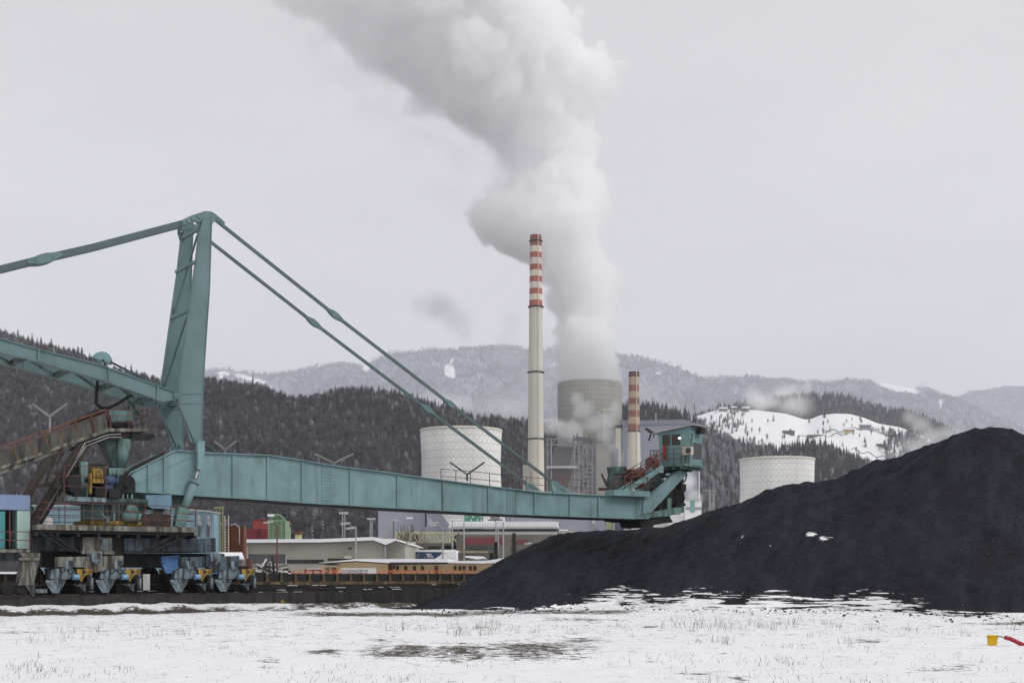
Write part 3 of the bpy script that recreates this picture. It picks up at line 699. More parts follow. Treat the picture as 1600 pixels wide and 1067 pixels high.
# ---------- portal under the deck
zt = zd0 - .325
g = MB(); u0 = MU(72, 840, 1)[0]; u1 = MU(133, 840, 1)[0]; g.mbox(u0, u1, .9, 5.2, zat(862, .9), zt - .002)
for k in range(9): q = u0 + (u1 - u0) * (k + .5) / 9; g.mbox(q - .03, q + .03, .86, .9, zat(861, .9), zt - .05)
part(g, 'portal_beam', GREYB)
g = MB(); u0 = MU(193, 840, .9)[0]; u1 = MU(336, 840, .9)[0]; zb = zat(861, .9)
g.prism([W(u0, .8, zb), W(u1, .8, zb), W(u1, .8, zat(840, .8, 336)), W(MU(300, 835, .8)[0], .8, zt - .01), W(u0, .8, zt - .01)], V * 4.6)
for k in range(12): q = u0 + (u1 - u0) * (k + .5) / 12; g.mbox(q - .03, q + .03, .765, .8, zb + .03, zat(841, .8, 330) - .05)
part(g, 'portal_beam', GREYB)
g = MB(); u0 = MU(130, 840, .4)[0]; u1 = MU(176, 840, .4)[0]; g.mbox(u0, u1, .45, 5.6, zat(863, .4), zt - .004); g.mbox(u0 - .1, u1 + .1, .36, .46, zat(866, .4), zat(861, .4)); part(g, 'portal_column', CONC)
g = MB(); g.mbox(MU(158, 840, .3)[0], MU(171, 840, .3)[0], .38, .449, zat(860, .4), zt - .1); part(g, 'access_hatch', PALE)
g = MB(); u0 = MU(175, 840, .9)[0]; u1 = MU(195, 840, .9)[0]; g.mbox(u0, u1, 1.0, 5.2, zat(868, .9), zt - .003); g.mbox(MU(66, 870, 1.5)[0], MU(352, 870, 1.5)[0], 1.6, 4.4, zat(886, 1.5), zat(863.5, 1.5)); part(g, 'portal_core', DARK)  # wide slab is an added dark mass standing for shade under the portal
for a, b in (((62, 832), (110, 860)), ((75, 832), (122, 862)), ((300, 832), (235, 862)), ((280, 832), (222, 862))): part(MB().bar(M(*a, .25), M(*b, .55), .14), 'deck_brace', DARK)

# ---------- equalizer beams and bogies
ZR = .93
def equalizer(x0, x1, xm, vv, fl):
    g = MB(); q = lambda x, y: M(x, y, 0) + V * vv
    g.prism([q(x0, 870), q(x1, 868), q(x1, 882), q(x1 - 20, 888), q(xm, 894), q(x0 + 40, 886), q(x0, 885)], V * .55)
    for x in (x0 + 12, x0 + 38, x1 - 14, x1 - 30): g.bar(q(x, 870) - V * .02, q(x, 884) - V * .02, .05, .04, U)
    o = part(g, 'equalizer_beam', fl)
    g = MB(); g.prism([q(xm - 9, 864) - V * .12, q(xm + 9, 864) - V * .12, q(xm + 7, 876) - V * .12, q(xm + 2, 881) - V * .12, q(xm - 2, 881) - V * .12, q(xm - 7, 876) - V * .12], V * .8); c = q(xm, 875); g.tube(c - V * .22, c + V * .1, .12, n=12)
    g.build('pivot_bracket', PALE, o)
for vv in (-.28, 5.75):
    equalizer(88, 190, 147, vv, CONC); equalizer(281, 371, 333, vv, GREYB)

def bogie(u):
    """one two-wheel bogie, its first wheel on the rail at u (at v = 0)"""
    z = ZR; B = lambda a, v, h: W(u + a, v, z + h)
    g = MB()      # inclined housing beam and pivot bracket
    g.prism([B(-.25, -.2, .78), B(-.2, -.2, 1.18), B(.35, -.2, 1.42), B(.75, -.2, 1.46), B(1.05, -.2, 1.1), B(1.0, -.2, .8), B(.5, -.2, .75)], V * .4)
    g.prism([B(.35, -.3, 1.72), B(.95, -.3, 1.72), B(.78, -.3, 1.25), B(.52, -.3, 1.25)], V * .6); g.tube(B(.65, -.38, 1.35), B(.65, .3, 1.35), .1, n=10)
    o = part(g, 'bogie', PALE)
    for a in (0, 1.45): w = MB(); w.tube(B(a, -.09, .34), B(a, .09, .34), .34, n=24); w.tube(B(a, .09, .34), B(a, .14, .34), .40, n=24); w.build('wheel', DARK, o)
    s = MB()      # shield-shaped axle guard
    s.prism([B(-.5, -.27, .72), B(.5, -.27, .72), B(.44, -.27, .52), B(.16, -.27, .06), B(-.16, -.27, .06), B(-.44, -.27, .52)], V * .1)
    s.tube(B(0, -.32, .78), B(0, -.17, .78), .1, n=12); s.bar(B(-.4, -.29, .62), B(-.14, -.29, .4), .05); s.bar(B(.4, -.29, .62), B(.14, -.29, .4), .05); s.bar(B(-.14, -.29, .4), B(0, -.29, .7), .05); s.bar(B(.14, -.29, .4), B(0, -.29, .7), .05)
    s.build('axle_guard', PALE, o)
    y = MB(); y.prism([B(1.02, -.34, 1.28), B(1.85, -.34, 1.3), B(1.85, -.34, 1.0), B(1.5, -.34, .98), B(1.26, -.34, .62), B(1.12, -.34, .9)], V * .12); c = B(1.42, -.36, 1.14); y.build('motor_bracket', YELL, o)
    k = MB(); k.tube(c, c + V * .05, .08, n=10); k.build('bracket_hole', DARK, o)
    m = MB(); m.tube(B(.85, -.3, .86), B(1.18, -.3, .86), .15, n=14); m.build('brake_motor', weather('light_blue_motor', (.25, .42, .58), .7, 3, .4), o)
    m = MB(); m.tube(B(1.75, -.3, .22), B(1.75, -.3, .82), .14, n=12); m.tube(B(1.75, -.3, .82), B(1.72, -.3, 1.0), .09, n=10); m.prism([B(1.15, -.22, .5), B(1.55, -.22, .5), B(1.5, -.22, .12), B(1.35, -.22, .2)], V * .1); m.path([B(.9, -.3, .5), B(1.2, -.33, .4), B(1.45, -.33, .34), B(1.6, -.33, .6), B(1.58, -.33, .95)], .03); m.build('travel_motor', PALE, o)
    return o, g
b0, _ = bogie(MU(84.6, 920, 0)[0])
def dup_part(o, d):
    c = o.copy(); C.objects.link(c); c.parent = o.parent; c.location = o.location + d
    for ch in list(o.children):
        k = ch.copy(); C.objects.link(k); k.parent = c
    return c
uu = [MU(x, 920, 0)[0] for x in (84.6, 162, 277, 346)]
for vv in (0, 6.0):
    for i, q in enumerate(uu):
        if vv == 0 and i == 0: continue
        dup_part(b0, U * (q - uu[0]) + V * vv)
g = MB(); q = MU(226, 920, 0)[0]; g.mbox(q - .18, q + .18, -.3, .1, 1.1, 1.95); part(g, 'buffer', GREYL)
g = MB(); q = MU(68, 920, 0)[0]; g.mbox(q - .45, q + .1, -.3, .1, 1.0, 1.2); part(g, 'rail_sweeper', PALE)
# blue tarpaulin bundle between the bogies, hanging cables
g = MB()
for x in range(226, 250, 6):
    a = M(x, 868 + random.uniform(-4, 4), 1); part(MB().path([a, a - Z * random.uniform(.3, .8) + U * .2, a - Z * random.uniform(.2, .5) + U * .5], .03), 'cable_loop', DARK)
for x in range(90, 190, 13):
    a = M(x, 884, -.2); part(MB().path([a, a - Z * random.uniform(.2, .5) + U * .2, a + U * .5 - Z * .1], .022), 'cable_loop', DARK)
for x0, x1, y0, y1, m_ in ((252, 281, 867, 896, BLUEB), (308, 347, 888, 898, BLUEB)):
    g = MB(); q = [M(x0, y0 + 2, -.1 if y0 > 880 else 1.3), M(x1, y0, -.1 if y0 > 880 else 1.3), M(x1 - 2, y1 - 2, -.1 if y0 > 880 else 1.3), M(x0 + 8, y1, -.1 if y0 > 880 else 1.3), M(x0 + 1, (y0 + y1) / 2, -.1 if y0 > 880 else 1.3)]; g.prism(q, V * .4); part(g, 'tarpaulin', m_)
g = MB(); random.seed(14)
for k in range(46):
    c = M(random.uniform(75, 395), random.uniform(878, 920), random.uniform(.6, 5)); a_ = random.uniform(.2, .9); g.box(c, U * a_, V * random.uniform(.1, .5), Z * random.uniform(.08, .3))
part(g, 'dark_gap_filler', DARK)  # dark clutter boxes added to paint shade into the gaps around the bogies

# ---------- boom head: hood, drive, stair, strut, discharge chute
g = MB(); prof = [(957, 766), (957, 748), (959, 738), (963, 733), (968, 731), (980, 731), (980, 738), (982, 748), (982, 766)]
g.prism([M(x, y, 2.6) for x, y in prof], V * .6); part(g, 'belt_hood', TEALD)
g = MB(); g.prism([M(x, y, 2.5) for x, y in ((959, 729), (978, 728.5), (981, 739), (961, 740))], V * .8); part(g, 'hood_cover', TEALD)
g = MB(); random.seed(9)
REDBR = weather('rusty_red_brown_drive', (.13, .05, .04), .5, 2, .3, rough=.7)
g.tube(M(985, 742, 2.0), M(1004, 738, 2.0), .34, n=14); g.tube(M(986, 750, 2.4), M(1000, 750, 2.4), .4, n=14); g.tube(M(1000, 735, 3.0), M(1000, 748, 3.0), .35, n=14); g.tube(M(1016, 724, 2.3), M(1024, 722, 2.3), .42, n=14); g.box(M(1019, 727, 2.4), U * .3, V * .4, Z * .4)
for k in range(14): c = M(random.uniform(982, 1010), random.uniform(738, 762), random.uniform(2, 3.4)); s = random.uniform(.12, .3); g.box(c, U * s, V * s, Z * s)
part(g, 'head_drive', REDBR)
g = MB(); g.mbox(MU(958, 770, NV - .5)[0], MU(1014, 770, NV - .5)[0], NV - .62, NV + .4, zat(776, NV, 985), zat(767, NV, 985)); part(g, 'side_platform', TEAL)
def stair():
    g = MB(); a, b = M(976, 768, NV - .45), M(1036, 729.5, NV - .45)
    for s in (0, .75): g.bar(a + V * s, b + V * s, .06, .34)
    for k in range(13): c = a.lerp(b, (k + .5) / 13); g.box(c + V * .375, U * .12, V * .35, Z * .02)
    o = part(g, 'stair', TEAL)
    r = MB()
    for s in (0, .75):
        for h in (.55, 1.05): r.bar(a + V * s + Z * h, b + V * s + Z * h, .045)
        for k in range(6): c = a.lerp(b, k / 5) + V * s; r.bar(c, c + Z * 1.05, .045)
    r.build('stair_handrail', RAIL, o)
stair()
railing([M(958, 767, NV - .6), M(1012, 767, NV - .6)], 1.0, RAIL, 'platform_railing', n_mid=1)
railing([M(970, 767, NV + .9), M(1030, 767, NV + 1.2)], 1.3, RAIL, 'platform_railing', n_mid=2, posts=.8)
for s in (0, 2.3):
    g = MB(); g.prism([M(x, y, NV - .1) + V * s for x, y in ((1004, 803), (1006, 782), (1062, 735), (1075, 735), (1072, 742), (1018, 800))], V * .32); part(g, 'head_strut', TEAL)
g = MB()
for x, y in ((1022, 776), (1036, 764), (1050, 752), (1064, 742)): c = M(x, y, NV + .2); g.bar(c, c + V * 2.2, .16)
for k in range(22): c = M(random.uniform(1018, 1066), 0, NV + .6); x = random.uniform(1020, 1066); y = 788 - (x - 1012) * .78 + random.uniform(-12, 16); s = random.uniform(.1, .28); g.box(M(x, y, random.uniform(NV + .4, NV + 2)), U * s, V * s, Z * s)
g.path([M(x, y, NV + .3) for x, y in ((1030, 748), (1040, 752), (1048, 742), (1060, 736))], .08)
part(g, 'head_frame', TEALD)
g = MB(); g.prism([M(x, y, NV + .25) for x, y in ((1030, 782), (1048, 760), (1060, 762), (1069, 776), (1069, 800), (1050, 804), (1030, 806))], V * 1.9)
for k in range(16): s = random.uniform(.08, .25); g.box(M(random.uniform(1042, 1069), random.uniform(758, 792), NV + random.uniform(.15, .5)), U * s, V * s, Z * s)
g.tube(M(1058, 776, NV + .1), M(1058, 776, NV + 2.3), .55, n=20)
part(g, 'head_pulley_housing', DARK)
g = MB(); g.prism([M(x, y, NV - .02) for x, y in ((996, 806), (1003, 803), (1040, 796), (1068, 790), (1069, 799), (1046, 806), (1010, 809))], V * 2.5); g.mbox(MU(1043, 780, NV)[0], MU(1048, 780, NV)[0], NV - .06, NV + .1, zat(806, NV, 1045), zat(778, NV, 1045)); part(g, 'discharge_box', TEALR)
g = MB(); g.prism([M(x, y, NV + .1) for x, y in ((973, 808.5), (982, 803), (1000, 803), (1010, 805), (1050, 801), (1046, 806), (1052, 816), (1040, 817), (1022, 820), (1020, 824), (1003, 824), (997, 812), (990, 815), (976, 813))], V * 2.2); part(g, 'chute_skirt', DARK)
g = MB(); g.path([M(x, y, NV) for x, y in ((1061, 745), (1062, 754), (1066, 755), (1071, 750), (1073, 742), (1072, 735))], .05); part(g, 'hanging_cable', DARK)

# ---------- operator's cabin (turned towards the heap)
CC = M(1064, 728, 2.6); ca = R(-38); A = Vector((math.cos(ca), math.sin(ca), 0)); Bv = Vector((-A.y, A.x, 0))
sc_ = CC.y / F      # metres per photo pixel here
def K(a, b, h): return CC + A * a + Bv * b + Z * h
hw, hd2, H1, H2 = 1.27, .88, 2.38, 2.72
g = MB()
front = -hd2
pts = [K(-hw + .10, front, 0), K(hw, front, 0), K(hw, front, H2), K(-hw - .12, front, H1)]
g.prism(pts, Bv * 2 * hd2)
cab = part(g, 'cabin', TEAL)
g = MB(); g.prism([K(-hw - .62, front - .25, H1 - .03), K(hw + .42, front - .25, H2 + .06), K(hw + .42, front - .25, H2 + .13), K(-hw - .62, front - .25, H1 + .05)], Bv * 2.5); g.build('roof', GREYL, cab)
for a0, a1, h0, h1 in ((-.98, -.42, 1.52, 2.22), (-.18, .42, 1.50, 2.2)):
    g = MB(); g.prism([K(a0, front - .025, h0), K(a1, front - .025, h0), K(a1, front - .025, h1), K(a0, front - .025, h1)], Bv * .02); w = g.build('window', WINB, cab)
    g = MB()
    for p, q in (((a0, h0), (a1, h0)), ((a1, h0), (a1, h1)), ((a1, h1), (a0, h1)), ((a0, h1), (a0, h0))): g.bar(K(p[0], front - .03, p[1]), K(q[0], front - .03, q[1]), .05, .05)
    g.build('window_frame', TEALD, cab)
g = MB(); g.prism([K(hw + .004, -.45, .45), K(hw + .004, .75, .45), K(hw + .004, .75, 1.6), K(hw + .004, -.45, 1.6)], A * .025); g.build('window', WINDK, cab)
g = MB(); g.prism([K(-.25, front - .02, .1), K(.5, front - .02, .1), K(.5, front - .02, 1.45), K(-.25, front - .02, 1.45)], Bv * .015); g.build('door', TEAL, cab)
g = MB(); g.box(K(hw - .12, front - .22, .95), A * .42, Bv * .18, Z * .29); ac = g.build('air_conditioner', CREAM, cab)
g = MB(); c = K(hw + .08, front - .402, .95); g.tube(c, c - Bv * .02, .22, n=20); g.build('fan_grille', WINDK, cab)
g = MB(); c = K(-.78, front - .15, .5); g.tube(c, c + Z * .82, .13, n=14); g.tube(c + Z * .82, c + Z * .95, .13, .05, 14); g.tube(c + Z * .95, c + Z * 1.05, .07, n=10); g.build('fire_extinguisher', REDP, cab)
g = MB(); g.box(K(.46, front - .10, 1.92), A * .07, Bv * .06, Z * .06)
lampm, lnt, lb = newmat('lit_lamp'); lb.inputs['Emission Color'].default_value = (1, .98, .92, 1); lb.inputs['Emission Strength'].default_value = 2.2; g.build('lit_lamp', lampm, cab)
g = MB(); g.tube(K(hw - .12, .2, H2 + .05), K(hw - .3, .2, H2 + 1.8), .022, n=6); g.build('antenna', DARKB, cab)
g = MB(); g.bar(K(-hw - .3, front - .2, H1), K(-hw - .72, front - .2, H1 + .08), .07); g.bar(K(-hw - .62, front - .2, H1), K(-hw - .8, front - .2, H1 - .5), .08); g.bar(K(-hw - .35, front - .2, H1), K(-hw - .4, front - .2, H1 - .3), .05); g.build('lamp_arm', DARK, cab)
g = MB(); c = K(-hw - .72, front - .25, H1 + .22); dA = (A * .85 - Z * .55).normalized(); g.box(c, dA * .3, Bv * .2, dA.cross(Bv) * .07); g.build('floodlight', DARKB, cab)
g = MB(); g.box(K(hw + .28, .2, H2 - .26), A * .17, Bv * .3, Z * .2); g.build('floodlight', DARK, cab)
g = MB(); g.path([K(hw + .03, -.75, 2.2), K(hw + .05, -.6, 2.1), K(hw + .05, -.66, 1.85), K(hw + .03, -.8, 1.8), K(hw + .03, -.75, 1.25)], .028); g.build('conduit', DARKB, cab)
g = MB(); g.box(K(.0, -.25, -.08), A * (hw + .06), Bv * 1.5, Z * .075); g.box(K(-.3, -1.2, -.2), A * .06, Bv * .5, Z * .1)
for a in (-.9, -.3, .3, .9): g.box(K(a, -.2, -.25), A * .05, Bv * 1.4, Z * .09)
g.build('cabin_floor', TEALR, cab)
g = MB()
for k in range(7): a = -.9 + k * .32; s = random.uniform(.06, .14); g.box(K(a, -.6, -.42), A * s, Bv * s * 2, Z * s)
g.path([K(-.6, -.9, -.4), K(-.3, -.9, -.55), K(.1, -.9, -.42), K(.5, -.9, -.56), K(.9, -.9, -.4)], .05); g.build('cable_tray', DARK, cab)
e = [K(-hw - .35, front - .68, 0), K(.95, front - .68, 0), K(.95, front - .1, 0)]
railing(e, 1.12, RAIL, 'cabin_railing', stk, 2, .022, .6); railing([K(-hw - .35, front + .6, 0), e[0]], 1.12, RAIL, 'cabin_railing', stk, 2, .022, .5)
# twin-arm lamps on the boom
def vlamp(px, py, v, pw, ph, parent, plate=0):
    c = M(px, py, v); s = c.y / F; g = MB()
    for sx in (-1, 1): g.bar(c, c + Vector((sx * pw * s, 0, ph * s)), .2, .1)
    g.bar(c, c - Z * 10 * s, .1); return g.build('twin_arm_lamp', TEALD if plate else LAMPG, parent)
vlamp(730, 741, FV + .4, 27, 19, stk, 1); vlamp(352, 703, FV + .4, 17, 14, stk); vlamp(522, 723, FV + .4, 30, 14, stk, 0)
g = MB(); g.bar(M(318, 694, FV), M(340, 708, FV), .5, .12); part(g, 'ladder_tray', TEALD)
g = MB(); c = M(955, 757, FV)
g.bar(M(948, 760, FV), M(940, 740, FV), .1); g.bar(M(936, 764, FV), M(957, 764, FV), .2); g.bar(M(944, 748, FV), M(955, 764, FV), .1); part(g, 'pull_cord_stand', RAIL)
# ================================================================== tripper carriage with its rising belt gallery
TR = W(MU(40, 900, 1)[0], 3, .93)
trp = thing('tripper_car', 'dirty grey belt tripper with rising railed gallery feeding the stacker', 'tripper', TR)
def tpart(mb, name, mats, parent=trp): return mb.build(name, mats, parent)
GV = 2.2; GW = 1.7
gt = [(-60, 730), (0, 708), (165, 645)]; gb = [(-60, 751), (0, 729), (169, 669.5)]
g = MB(); g.strip([M(x, y, GV) for x, y in gt], [M(x, y, GV) for x, y in gb], V * .05)
g.strip([M(x, y, GV + GW) for x, y in gt], [M(x, y, GV + GW) for x, y in gb], V * .05); tpart(g, 'gallery_panel', GALL)
g = MB()
for v in (GV - .06, GV + GW + .051): g.strip([M(x, y, v) for x, y in ((-60, 750.5), (0, 728.5), (169, 669), (231, 669))], [M(x, y, v) for x, y in ((-60, 756), (0, 733.5), (169, 674.5), (231, 674.5))], V * .06)
g.strip([M(x, y, GV + .1) for x, y in ((-60, 756), (0, 733.5), (118, 691), (169, 674.5))], [M(x, y, GV + .1) for x, y in ((-60, 766), (0, 741.5), (118, 696), (169, 681))], V * (GW - .2))
tpart(g, 'gallery_beam', CONC)
g = MB(); g.strip([M(x, y, GV + .06) for x, y in ((165, 670), (231, 670))], [M(x, y, GV + .06) for x, y in ((165, 674), (231, 674))], V * GW)
g.strip([M(x, y, GV + .1) for x, y in ((120, 693), (169, 676), (222, 676))], [M(x, y, GV + .1) for x, y in ((122, 702), (171, 687), (210, 687))], V * (GW - .2))
for y0, x1 in ((681, 241), (686, 236)): g.bar(M(205, y0, GV), M(x1, y0 - 1, GV), .12, .18)
g.bar(M(216, 683, GV + 1), M(240, 681, GV + 1), .3, .2)
tpart(g, 'gallery_underframe', DARK)
def trail(a, b, name, mat, lean=0, n=None, h=1.0, v=GV, par=trp):
    g = MB(); p, q = M(*a, v), M(*b, v)
    n = n or 8
    for i in range(n + 1):
        c = p.lerp(q, i / n); g.bar(c - Z * h + U * lean, c, .042)
    g.bar(p, q, .06, .07); g.bar(p - Z * .2, q - Z * .2, .035, .035)
    return g.build(name, mat, par)
trail((-33, 710.5), (165, 639.5), 'gallery_handrail', RAILO, .33, 8, 1.05)
trail((-33, 710.5), (165, 639.5), 'gallery_handrail', RAILO, .33, 8, 1.05, GV + GW + .1)
railing([M(172, 669, GV - .05), M(231, 669, GV - .05), M(231, 669, GV - .05) + V * 1.8, M(172, 669, GV - .05) + V * 1.8], 1.02, RAIL, 'gallery_handrail', trp, 2, .022, .9)
g = MB(); g.strip([M(x, y, GV + .4) for x, y in ((169, 641), (208, 641))], [M(x, y, GV + .4) for x, y in ((169, 659), (208, 659))], V * 1.1); tpart(g, 'hopper_box', TEALR)
g = MB()
for k in range(9): c = M(random.uniform(172, 206), random.uniform(660, 668), GV + .3); g.tube(c, c + V * .8, random.uniform(.1, .2), n=10)
g.tube(M(164, 655, GV + .3), M(164, 655, GV + 1.5), .33, n=14)
g.strip([M(x, y, GV + .3) for x, y in ((120, 655), (150, 640), (170, 641))], [M(x, y, GV + .3) for x, y in ((118, 664), (150, 652), (170, 650))], V * 1.1)
tpart(g, 'belt_drum', DARK)
g = MB(); g.bar(M(198, 640, GV + 1), M(176, 654, GV + .5), .2); 
for x in (200, 209): g.bar(M(x, 618, GV + 1.2), M(x + 2, 650, GV + .8), .12)
g.bar(M(200, 622, GV + 1), M(218, 650, GV + 1), .1); tpart(g, 'lifting_bracket', TEALD)
# feed chute
g = MB(); c0, c1 = M(183, 686, 3.05), M(185, 731, 3.05)
def quadring(cx0, w, v0, v1, y): a, b = M(cx0 - w, y, v0), M(cx0 + w, y, v0); d = V * (v1 - v0); return [a, b, b + d, a + d]
q0 = quadring(176, 15, GV + .3, GV + 1.5, 685); q1 = quadring(182, 6, GV + .55, GV + 1.2, 729); g.hexa(q1 + q0); tpart(g, 'feed_chute', TEALD)
g = MB(); g.tube(M(195, 685, GV + .3), M(190, 730, GV + .5), .42, .24, 16); tpart(g, 'feed_pipe', TEALR)
# inclined lattice legs
g = MB()
for v in (GV + .2, GV + GW - .1):
    g.bar(M(136, 688, v), M(50, 826, v), .34, .55, U); g.bar(M(126, 690, v), M(40, 826, v), .12, .2, U)
    g.bar(M(76, 712, v), M(24, 800, v), .18, .25, U); g.bar(M(90, 708, v), M(33, 792, v), .12, .14, U); g.bar(M(100, 706, v), M(88, 726, v), .12)
    g.bar(M(46, 760, v), M(88, 757, v), .12, .16); g.bar(M(58, 758, v), M(40, 790, v), .1); g.bar(M(72, 714, v), M(100, 706, v), .14)
    g.bar(M(88, 712, v), M(70, 757, v), .1)
for y, x in ((700, 129), (735, 106), (770, 84), (805, 62)): g.bar(M(x, y, GV + .2), M(x, y, GV + GW), .12)
tpart(g, 'lattice_leg', DARKB)
g = MB(); g.path([M(x, y, GV - .08) for x, y in ((189, 678), (169, 679), (133, 692), (118, 718))], .032); g.path([M(x, y, GV - .08) for x, y in ((190, 683), (170, 683), (134, 697), (119, 720), (56, 822))], .032); tpart(g, 'cable_conduit', LAMPG)
# machine house over the near leg
HV = .9
def hb(x0, x1, y0, y1, v0, v1):
    a = MU(x0, y0, v0); b = MU(x1, y1, v0); return MB().mbox(a[0], b[0], v0, v1, b[1], a[1])
tpart(hb(-60, 47, 770, 797, HV, HV + 2.6), 'house_roof_cladding', VBLUE)
tpart(hb(-60, 8, 797.1, 857, HV + .05, HV + 2.5), 'house_wall', weather('turquoise_sheet', (.10, .36, .38), .75, .8, .4, (.05, .15, .16), .05, corr=3))
tpart(hb(27, 47, 797.1, 857, HV + .05, HV + 2.5), 'house_wall', weather('pale_green_sheet', (.42, .58, .54), .85, .8, .3, (.2, .28, .26), .05))
tpart(hb(8.1, 26.9, 797.1, 857, HV + 1.2, HV + 2.4), 'doorway', DARK)
g = MB(); g.bar(M(15, 798, HV + .1), M(15, 856, HV + .1), .06); g.tube(M(12, 836, HV + .4), M(17, 836, HV + .4), .22, n=12); tpart(g, 'house_motor', RAIL)
tpart(hb(-60, 47, 857.1, 863, HV - .9, HV + 2.6), 'house_deck', CONC)
railing([M(-55, 857, HV - .88), M(46.5, 857, HV - .88)], .85, RAIL, 'house_railing', trp, 1, .03, 1.6)
tpart(hb(-60, 37, 864, 876, HV - .5, HV + .1), 'cross_beam', GREYB)
g = MB(); g.prism([M(x, y, -.2) for x, y in ((31, 863.5), (63, 863.5), (62, 872), (53, 912), (30, 912), (37, 872))], V * .8)
g.prism([M(x, y, -.28) for x, y in ((30, 871), (63, 871), (62, 875), (30, 875))], V * .07)
g.prism([M(x, y, -.22) for x, y in ((28, 911), (54, 911), (54, 914), (28, 914))], V * .8); tpart(g, 'leg', CONC)
g = MB(); g.prism([M(x, y, -.15) for x, y in ((40, 914.2), (54, 914.2), (54, 931), (51, 932))], V * .4); tpart(g, 'leg_foot', PALE)
for x in (12, 34): c = M(x, 920, 0); c.z = 1.27; tpart(MB().tube(c - V * .1, c + V * .1, .34, n=20), 'wheel', DARK)
g = MB(); c = M(78, 651, GV + 1.2); s = c.y / F
for sx in (-1, 1): g.bar(c, c + Vector((sx * 27 * s, 0, 20 * s)), .2, .1)
g.bar(c, c - Z * 24 * s, .09); tpart(g, 'twin_arm_lamp', LAMPG)

# ================================================================== yellow belt conveyor between the rails
CO = W(20, 3, .78)
cvr = thing('belt_conveyor', 'long low dirty yellow belt conveyor running between the rails', 'conveyor', CO)
ua, ub = -16, 46; c0, c1 = 2.35, 3.65
g = MB()
for v in (c0, c1): g.mbox(ua, ub, v - .05, v + .05, 1.34, 1.50); pass
g.build('stringer', YRAIL, cvr)
n = 68
pm = MB(); pm.mbox(-.07, .07, c0 - .08, c0 + .02, 1.503, 1.93); pm.mbox(-.05, .05, c1 - .02, c1 + .07, 1.4, 2.0); pm.mbox(-.05, .05, c0 + .03, c1 - .03, 1.36, 1.46)
pm.prism([W(a, c0 - .085, z) for a, z in ((-.16, 1.50), (.16, 1.50), (.06, 1.62), (-.06, 1.62))], V * .08)
post = None; k = 0
for i in range(n):
    q = ua + .6 + i * .905
    if q > ub: break
    if post is None:
        post = pm.build('idler_frame', YRAIL, cvr); post.location = U * q
    else:
        c = post.copy(); C.objects.link(c); c.parent = cvr; c.location = U * q
    k += 1
g = MB(); g.hexa([W(ua, c0 + .04, 1.9), W(ub, c0 + .04, 1.9), W(ub, 3, 1.66), W(ua, 3, 1.66), W(ua, c0 + .04, 1.96), W(ub, c0 + .04, 1.96), W(ub, 3, 1.74), W(ua, 3, 1.74)])
g.hexa([W(ua, 3, 1.66), W(ub, 3, 1.66), W(ub, c1 - .04, 1.9), W(ua, c1 - .04, 1.9), W(ua, 3, 1.74), W(ub, 3, 1.74), W(ub, c1 - .04, 1.96), W(ua, c1 - .04, 1.96)])
g.mbox(ua, ub, c0 + .06, c1 - .06, 1.16, 1.19); g.mbox(ua, ub, c0 + .0, c0 + .03, .80, 1.335); g.mbox(ua, ub, c0 + .055, c0 + .075, 1.48, 1.90)
g.build('belt', BELT, cvr)
g = MB()
for i in range(120):
    q = ua + .3 + i * .5
    if random.random() < .55: h = random.uniform(.1, .32); g.mbox(q, q + .3, c0 + .06, c0 + .1, 1.52, 1.62 + h); 
g.build('side_skirt', DARK, cvr)
g = MB(); random.seed(8)
for k in range(60):
    q = random.uniform(2, 40); z = random.choice((1.0, 1.12, 1.26, .88)); l = random.uniform(.1, .7); g.mbox(q, q + l, c0 - .09, c0 - .002, z, z + .03)
g.build('snow_ledge', SNOW, cvr)
g = MB()
for k in range(90):
    q = random.uniform(-12, 44); z = random.uniform(.86, 1.28); l = random.uniform(.2, 1.6); g.mbox(q, q + l, c0 - .06, c0 - .001, z, z + random.uniform(.02, .06))
g.build('return_roller', DARKB, cvr)
# ================================================================== works yard behind the rails
def fb(px0, px1, py0, py1, Y, depth, z0=None, mb=None):
    """box whose front face at distance Y covers the given photo rectangle"""
    a, b = P(px0, py0, Y), P(px1, py1, Y)
    return (mb or MB()).xbox(a.x, b.x, Y, Y + depth, (b.z if z0 is None else z0), a.z)
def base(px, Y): return ((px - CX) / F * Y, Y, 0)
def poly(px_list, Y, d, mb=None): return (mb or MB()).prism([P(x, y, Y) for x, y in px_list], Vector((0, d, 0)))

# ---- light blue corrugated shed
t = thing('shed', 'long light blue corrugated shed behind the stacker with white roof vents on its side', 'shed', base(200, 112))
poly([(52, 790), (120, 790), (300, 797), (325, 799), (334, 800.5), (334, 960), (52, 960)], 112, 2.6).build('wall', LBLUE, t)
poly([(50, 788.5), (121, 788.5), (300, 795.3), (325, 797.3), (335.5, 799), (335.5, 800.7), (325, 799.2), (300, 797.2), (121, 790.2), (50, 790.2)], 111.8, 2.9).build('roof', GREYL, t)
for x in (311, 325):
    g = MB(); g.tube(P(x, 805, 111.7), P(x, 815, 111.7), .13, n=10); g.tube(P(x, 815, 111.7), P(x + 3, 820, 111.5), .15, n=10); g.build('vent_duct', LAMPG, t)
    fb(x - 2, x + 2, 820, 838, 111.9, .08).build('louvre', WINGREY, t)
g = MB(); g.tube(P(76, 812, 111.5), P(76, 822, 111.5), .42, .34, 14); g.tube(P(76, 808, 111.5), P(76, 812, 111.5), .2, .42, 14); g.build('vent_duct', GREYL, t)
